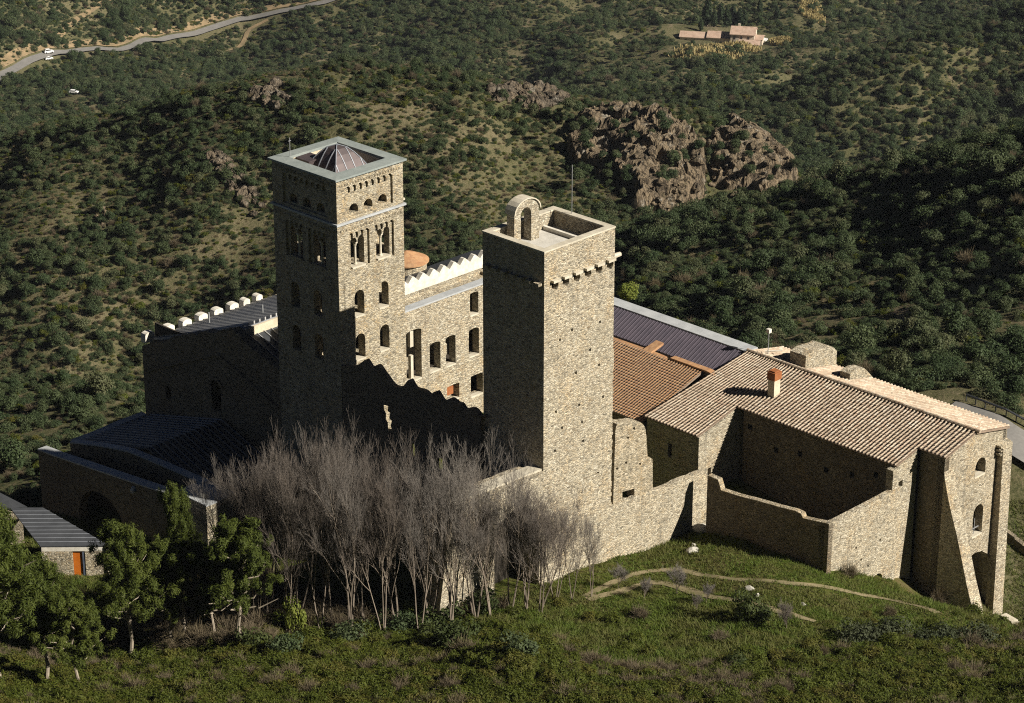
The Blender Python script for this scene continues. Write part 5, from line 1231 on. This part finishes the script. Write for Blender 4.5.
def crag_mass(name, poly, seed, m, label, amp, extra):
    """a craggy mass: a steep broken knob of the hillside with loose blocks on it"""
    G = [ground_px(*p) for p in poly]; gx0 = min(g[0] for g in G)-5; gx1 = max(g[0] for g in G)+5; gy0 = min(g[1] for g in G)-5; gy1 = max(g[1] for g in G)+5
    nx, ny = int((gx1-gx0)/.45), int((gy1-gy0)/.45); X, Y = np.meshgrid(np.linspace(gx0, gx1, nx), np.linspace(gy0, gy1, ny)); X = X.ravel(); Y = Y.ravel()
    P2 = [g[:2] for g in G]; ins = np.zeros(len(X), bool); j = len(P2)-1
    for i in range(len(P2)):
        c = (P2[i][1] > Y) != (P2[j][1] > Y); xx = (P2[j][0]-P2[i][0])*(Y-P2[i][1])/(P2[j][1]-P2[i][1]+1e-9)+P2[i][0]; ins ^= c & (X < xx); j = i
    sd_ = seg_dist(X, Y, P2+[P2[0]])*np.where(ins, 1, -1)+fbm(X/5, Y/5, 3, seed)*3.0
    mk_ = np.clip(sd_/2.6+.35, 0, 1); mk_ = mk_*mk_*(3-2*mk_)
    r1 = ridged(X/11, Y/8, 4, seed+1); r2 = ridged(X/4.2+.3*Y, Y/5.5, 4, seed+2); r3 = fbm(X/1.3, Y/1.3, 3, seed+3)
    h = amp*(.25+.55*r1+.35*r2)+r3*.7; st_ = 2.1; h = h*.6+.4*(np.floor(h/st_)+np.clip(((h/st_) % 1)*3.2-1.1, 0, 1))*st_
    Z = H(X, Y)-1.6+mk_*(h+1.4)
    ox = fbm(X/2.7, Y/2.7, 3, seed+5)*1.5*mk_; oy = -mk_*np.clip(h, 0, 9)*.22+fbm(X/2.1, Y/2.1, 2, seed+6)*1.0*mk_
    k = MB(); k.v = list(map(tuple, np.stack([X+ox, Y+oy, Z], -1).tolist()))
    k.f = [(r*nx+c, r*nx+c+1, (r+1)*nx+c+1, (r+1)*nx+c) for r in range(ny-1) for c in range(nx-1) if max(sd_[r*nx+c], sd_[r*nx+c+1], sd_[(r+1)*nx+c]) > -2.5]
    rr_ = random.Random(seed)
    for x, y, s in extra:
        g = ground_px(x, y); q = np.argmin((X-g[0])**2+(Y-g[1])**2); zz = max(Z[q], g[2])
        vs, fs = rock('c', rr_.randint(0,9999), (s*rr_.uniform(.7,1.3), s*rr_.uniform(.7,1.2), s*rr_.uniform(.6,1.2)), None, 2, .9); k.add([(X[q]+ox[q]+p[0], Y[q]+oy[q]+p[1], zz+p[2]+.1*s) for p in vs], fs)
    return tag(k.build(name, m, world=True, fix=False), label, 'rock')
pA = [(566,130),(586,116),(604,110),(632,110),(660,115),(682,126),(698,140),(708,160),(700,188),(690,204),(660,214),(636,208),(622,186),(592,176),(568,160)]
pB = [(696,146),(722,136),(745,133),(770,148),(796,172),(792,186),(766,192),(738,192),(714,186),(706,165)]
crag_mass('rock_crag', pA, 3, M['rock'], 'big red brown rock crag rising behind the defence tower', 4.4, blob(pA, 120, 4, .5, 1.5))
crag_mass('rock_crag', pB, 16, M['rock'], 'lower brown crag to the right of the big one, ending the spur', 4.4, blob(pB, 60, 7, .5, 1.4))
crag('rock_outcrop', blob([(206,150),(214,146),(246,172),(262,200),(254,210),(228,184)], 44, 25, .6, 1.5), 26, M['rock_grey'], 'long grey rock outcrop slanting down the spur left of the bell tower')
crag('rock_outcrop', blob([(486,84),(520,78),(560,86),(575,100),(540,104),(500,96)], 90, 35, 1.0, 1.9), 36, M['rock_grey'], 'dark rock outcrop on the ridge just left of the big crag')
crag('rock_outcrop', blob([(250,84),(275,80),(292,94),(280,102),(256,96)], 46, 45, .8, 1.6), 46, M['rock_grey'], 'dark broken rocks high on the spur above the bell tower')
crag('rock_outcrop', blob([(88,205),(106,200),(112,222),(100,236),(84,226)], 14, 55, .5, 1.1), 56, M['rock'], 'pale bare rock patch in the middle of the left hillside')
crag('rock_outcrop', blob([(196,352),(230,330),(236,338),(206,360)], 6, 65, .6, 1.2), 66, M['rock_grey'], 'rocks in the shady gully behind the merlons')
rr = random.Random(6)
for i in range(80):
    poly = [(590,125),(640,140),(690,165),(650,190),(600,185),(570,150),(740,165),(770,180)]
    a = poly[i % 8]; o = link('small_oak' if i % 3 else 'shrub', (sh_tree if i % 3 else sh_round)[i % 2]); put(o, ground_px(a[0]+rr.uniform(-25,25), a[1]+rr.uniform(-14,14)), rr.uniform(.6,1.6), i); o.location.z += rr.uniform(1.5,4.5)
    tag(o, 'dark evergreen bush growing among the crag rocks', 'shrub', 'bushes on the crags')

# ------------------------------------------------------------------ farm in the valley
def frame_at(p, yaw):
    return np.array([math.cos(yaw), math.sin(yaw)]), np.array([-math.sin(yaw), math.cos(yaw)])
fm = bpy.data.objects.new('farmhouse', None); COL.objects.link(fm); fc = ground_px(724, 42); fm.location = (fc[0], fc[1], fc[2]-1); fm.rotation_euler = (0,0,math.radians(-12)); BASE[fm] = (0,0,0)
tag(fm, 'pink tiled farmhouse with cream walls far off in the valley', 'farmhouse')
def house(u0, u1, v0, v1, h, rise, nm='wing_wall'):
    k = MB(); m_ = (v0+v1)/2
    k.add([(u0,v0,-2),(u1,v0,-2),(u1,v1,-2),(u0,v1,-2),(u0,v0,h),(u1,v0,h),(u1,v1,h),(u0,v1,h),(u0,m_,h+rise),(u1,m_,h+rise)], [(0,1,5,4),(1,2,6,9,5),(2,3,7,6),(3,0,4,8,7),(4,5,9,8),(6,7,8,9)])
    w = k.build(nm, M['farm_wall'], fm)
    k = MB(); e = .5
    for a, b in ((v0-e, m_), (v1+e, m_)):
        z_ = h+.05-e*rise/((v1-v0)/2)
        k.slab([(u0-e,a,z_+.3),(u1+e,a,z_+.3),(u1+e,b,h+rise+.35),(u0-e,b,h+rise+.35)], .25)
    k.build('roof', M['farm_roof'], fm)
M['farm_wall'] = plain('farm_plaster', (.66,.57,.46), (.54,.46,.37), .3); M['farm_roof'] = tile('farm_roof_tile', [(.42,.29,.22),(.50,.37,.29),(.46,.32,.25)], (.8,.8,.8))
house(-22,-8,-4,4,3.6,1.8); house(-8,4,-4.5,4.5,4.2,2.0); house(4,16,-6,5,7.0,2.6); house(9,19,-11,-6.01,3.6,1.4); house(16.01,20,-5,3,4.6,1.2)
k = MB()
for u in (-19,-15,-11,-5,-1): k.box(u-.5,u+.5,-4.6 if u > -8 else -4.08,-4.0,1.0,2.4)
for u in (6,9.5,13):
    for z_ in (4.6,): k.box(u-.5,u+.5,-6.1,-5.9,z_,z_+1.5)
for v in (-3.5,0.5): k.box(15.9,20.1,v-.5,v+.5,2.2,3.6) if False else k.box(15.95,16.1,v-.5,v+.5,5.2,6.4)
k.build('window', M['glass'], fm)
k = MB(); k.box(7,8,-.5,.5,8.5,11); k.build('chimney', M['farm_wall'], fm)
co, q = leaves(1500, [(0,0,3.2,2.2,2.2,2.6),(0,0,6.2,1.9,1.9,2.6),(.3,.2,8.8,1.2,1.2,2.0),(1.2,.5,4.5,1.4,1.4,1.6),(-1.1,.8,5.2,1.4,1.4,1.8)], .55, 71, .3); con = np_mesh('crown', co, q, M['conifer'])
k = MB(); k.tube([(0,0,-.5),(0,0,3),(0,0,8)], [.35,.3,.1], 6)
ft0 = bpy.data.objects.new('dark_conifer', None); COL.objects.link(ft0); BASE[ft0] = (0,0,0); k.build('trunk', M['bark'], ft0); link('crown', con, ft0)
for i, (x, y, s) in enumerate([(707,26,1.25),(714,27,.9),(721,25,1.1),(727,27,1.0),(733,25,1.05),(739,26,.95),(744,26,.8),(701,30,.6),(760,14,.8),(777,20,.7)]):
    o = ft0 if i == 0 else dup(ft0); put(o, ground_px(x, y), s, i, s*(1.0 if i else 1.15)); tag(o, ['tallest dark conifer behind the left wing of the farmhouse','dark conifer in the clump behind the farmhouse'][i > 0] if i < 8 else ['dark conifer standing apart up the slope right of the farmhouse','lone dark conifer right of the farmhouse near the reeds'][i-8], 'tree', 'dark conifers by the farmhouse')
for i, (x, y, w_, h_, lab) in enumerate([(708,54,30,8,'large patch of pale dry reeds in front of the farmhouse'),(736,49,22,6,'second dry reed patch, right of the large one'),(812,14,13,11,'oval of dry reeds up the valley right of the farm'),(781,43,9,4,'small reed patch at the right of the farm cars')]):
    g = ground_px(x, y); n_ = 1500; r = np.random.RandomState(i); a = r.rand(n_)*6.28; q_ = np.sqrt(r.rand(n_)); ww = w_*.52; dy = h_*1.6
    X = g[0]+np.cos(a)*q_*ww*(.75+.5*r.rand(n_)); Y = g[1]+np.sin(a)*q_*dy*(.75+.5*r.rand(n_)); Z = H(X, Y)
    hh = 1.2+1.6*r.rand(n_); an = r.rand(n_)*6.28; le = r.normal(size=(n_,2))*.5; wd = .22
    A = np.stack([X-np.cos(an)*wd, Y-np.sin(an)*wd, Z-.2],-1); B = np.stack([X+np.cos(an)*wd, Y+np.sin(an)*wd, Z-.2],-1); C_ = np.stack([X+le[:,0]+np.cos(an)*wd, Y+le[:,1]+np.sin(an)*wd, Z+hh],-1); D = np.stack([X+le[:,0]-np.cos(an)*wd, Y+le[:,1]-np.sin(an)*wd, Z+hh],-1)
    me = np_mesh('reed_bed', np.stack([A,B,C_,D],1).reshape(-1,3), np.arange(n_*4).reshape(-1,4), M['reed']); tag(link('reed_bed', me), lab, None, None, 'stuff')
# ------------------------------------------------------------------ cars
def make_car():
    r = bpy.data.objects.new('parked_car', None); COL.objects.link(r); BASE[r] = (0,0,0)
    pf = [(-2.1,.35),(2.1,.35),(2.15,.75),(1.95,.95),(1.0,1.05),(.45,1.55),(-1.5,1.6),(-2.05,1.05),(-2.15,.75)]
    k = MB(); k.panel('v', -.85, pf, 1.7); k.build('body', M['carwhite'], r)
    k = MB(); k.panel('v', -.87, [(.85,1.08),(.40,1.46),(-1.4,1.5),(-1.8,1.1)], .015); k.panel('v', .855, [(.85,1.08),(.40,1.46),(-1.4,1.5),(-1.8,1.1)], .015)
    k.hexa([(.98,-.72,1.1),(.5,-.72,1.52),(.5,.72,1.52),(.98,.72,1.1)], [(1.02,-.72,1.1),(.54,-.72,1.53),(.54,.72,1.53),(1.02,.72,1.1)]); k.build('window', M['glass'], r)
    for a in (-1.35, 1.3):
        for b in (-.88, .7):
            k = MB(); k.tube([(a,b,.32),(a,b+.18,.32)], .32, 12); k.build('wheel', M['tyre'], r)
    return r
car = make_car()
for i, (x, y, yaw, s, lab) in enumerate([(49,55,.5,1.15,'white van on the far mountain road at the upper left'),(49,61,.6,1.0,'white car on the verge just under the white van'),(74,95,-.2,1.0,'lone white car parked among scrub below the far road'),(757,42,.3,1.0,'white car at the near end of the farmhouse'),(765,43,1.2,1.0,'white car parked rightmost beside the farmhouse')]):
    o = car if i == 0 else dup(car); g = ground_px(x, y); o.location = (g[0], g[1], gz_at(g[0], g[1])+(1.2 if i < 1 else 1.6 if i == 2 else .8)); o.rotation_euler = (0,0,yaw); o.scale = (s,s,s*(1.25 if i == 0 else 1)); tag(o, lab, 'car', 'white cars far away')

# ------------------------------------------------------------------ air
k = MB(); k.add([(-5200,-60,-420),(5200,-60,-420),(5200,6500,-420),(-5200,6500,-420),(-5200,-60,420),(5200,-60,420),(5200,6500,420),(-5200,6500,420)], [(0,3,2,1),(4,5,6,7),(0,1,5,4),(1,2,6,5),(2,3,7,6),(3,0,4,7)])
hm = bpy.data.materials.new('haze'); hm.use_nodes = True; hm.node_tree.nodes.clear()
ho = hm.node_tree.nodes.new('ShaderNodeOutputMaterial'); hv = hm.node_tree.nodes.new('ShaderNodeVolumePrincipled')
hv.inputs['Color'].default_value = (.80,.88,1,1); hv.inputs['Density'].default_value = .00003; hv.inputs['Anisotropy'].default_value = .2
hm.node_tree.links.new(hv.outputs[0], ho.inputs['Volume'])
tag(k.build('haze', hm, world=True), 'thin pale air over the valley', None, None, 'stuff')
# ------------------------------------------------------------------ camera, sun, sky
cam = bpy.data.cameras.new('camera'); co_ = bpy.data.objects.new('camera', cam); COL.objects.link(co_)
co_.location = tuple(CAM); co_.rotation_euler = (PI/2-TH, 0, 0); cam.sensor_width = 36; cam.lens = F/1024*36; cam.clip_start = 1; cam.clip_end = 12000
S.camera = co_
SUN_AZ, SUN_EL = math.radians(-23), math.radians(32.5)
sd = Vector((math.cos(SUN_EL)*math.cos(SUN_AZ), math.cos(SUN_EL)*math.sin(SUN_AZ), math.sin(SUN_EL)))
sl = bpy.data.lights.new('sun', 'SUN'); so = bpy.data.objects.new('sun', sl); COL.objects.link(so)
so.rotation_euler = sd.to_track_quat('Z', 'Y').to_euler(); so.location = (80, 100, 200); sl.energy = 5.0; sl.angle = math.radians(.5); sl.color = (1, .93, .80)
w = bpy.data.worlds.new('World'); S.world = w; w.use_nodes = True
nt = w.node_tree; bg = nt.nodes['Background']; sk = nt.nodes.new('ShaderNodeTexSky'); sk.sky_type = 'NISHITA'; sk.sun_disc = False
sk.sun_elevation = SUN_EL; sk.sun_rotation = math.atan2(sd.x, sd.y); sk.altitude = 1500; sk.air_density = .12; sk.dust_density = 0
nt.links.new(sk.outputs[0], bg.inputs[0]); bg.inputs[1].default_value = .05
vs_ = S.view_settings; vs_.view_transform = 'Standard'; vs_.look = 'None'; vs_.exposure = .7; vs_.gamma = 1; vs_.use_curve_mapping = False
S.render.resolution_x, S.render.resolution_y = 1024, 703
S.cycles.use_denoising = False; S.cycles.pixel_filter_type = 'BLACKMAN_HARRIS'; S.cycles.filter_width = 1.1
S.cycles.max_bounces = 4; S.cycles.diffuse_bounces = 1; S.cycles.transparent_max_bounces = 4
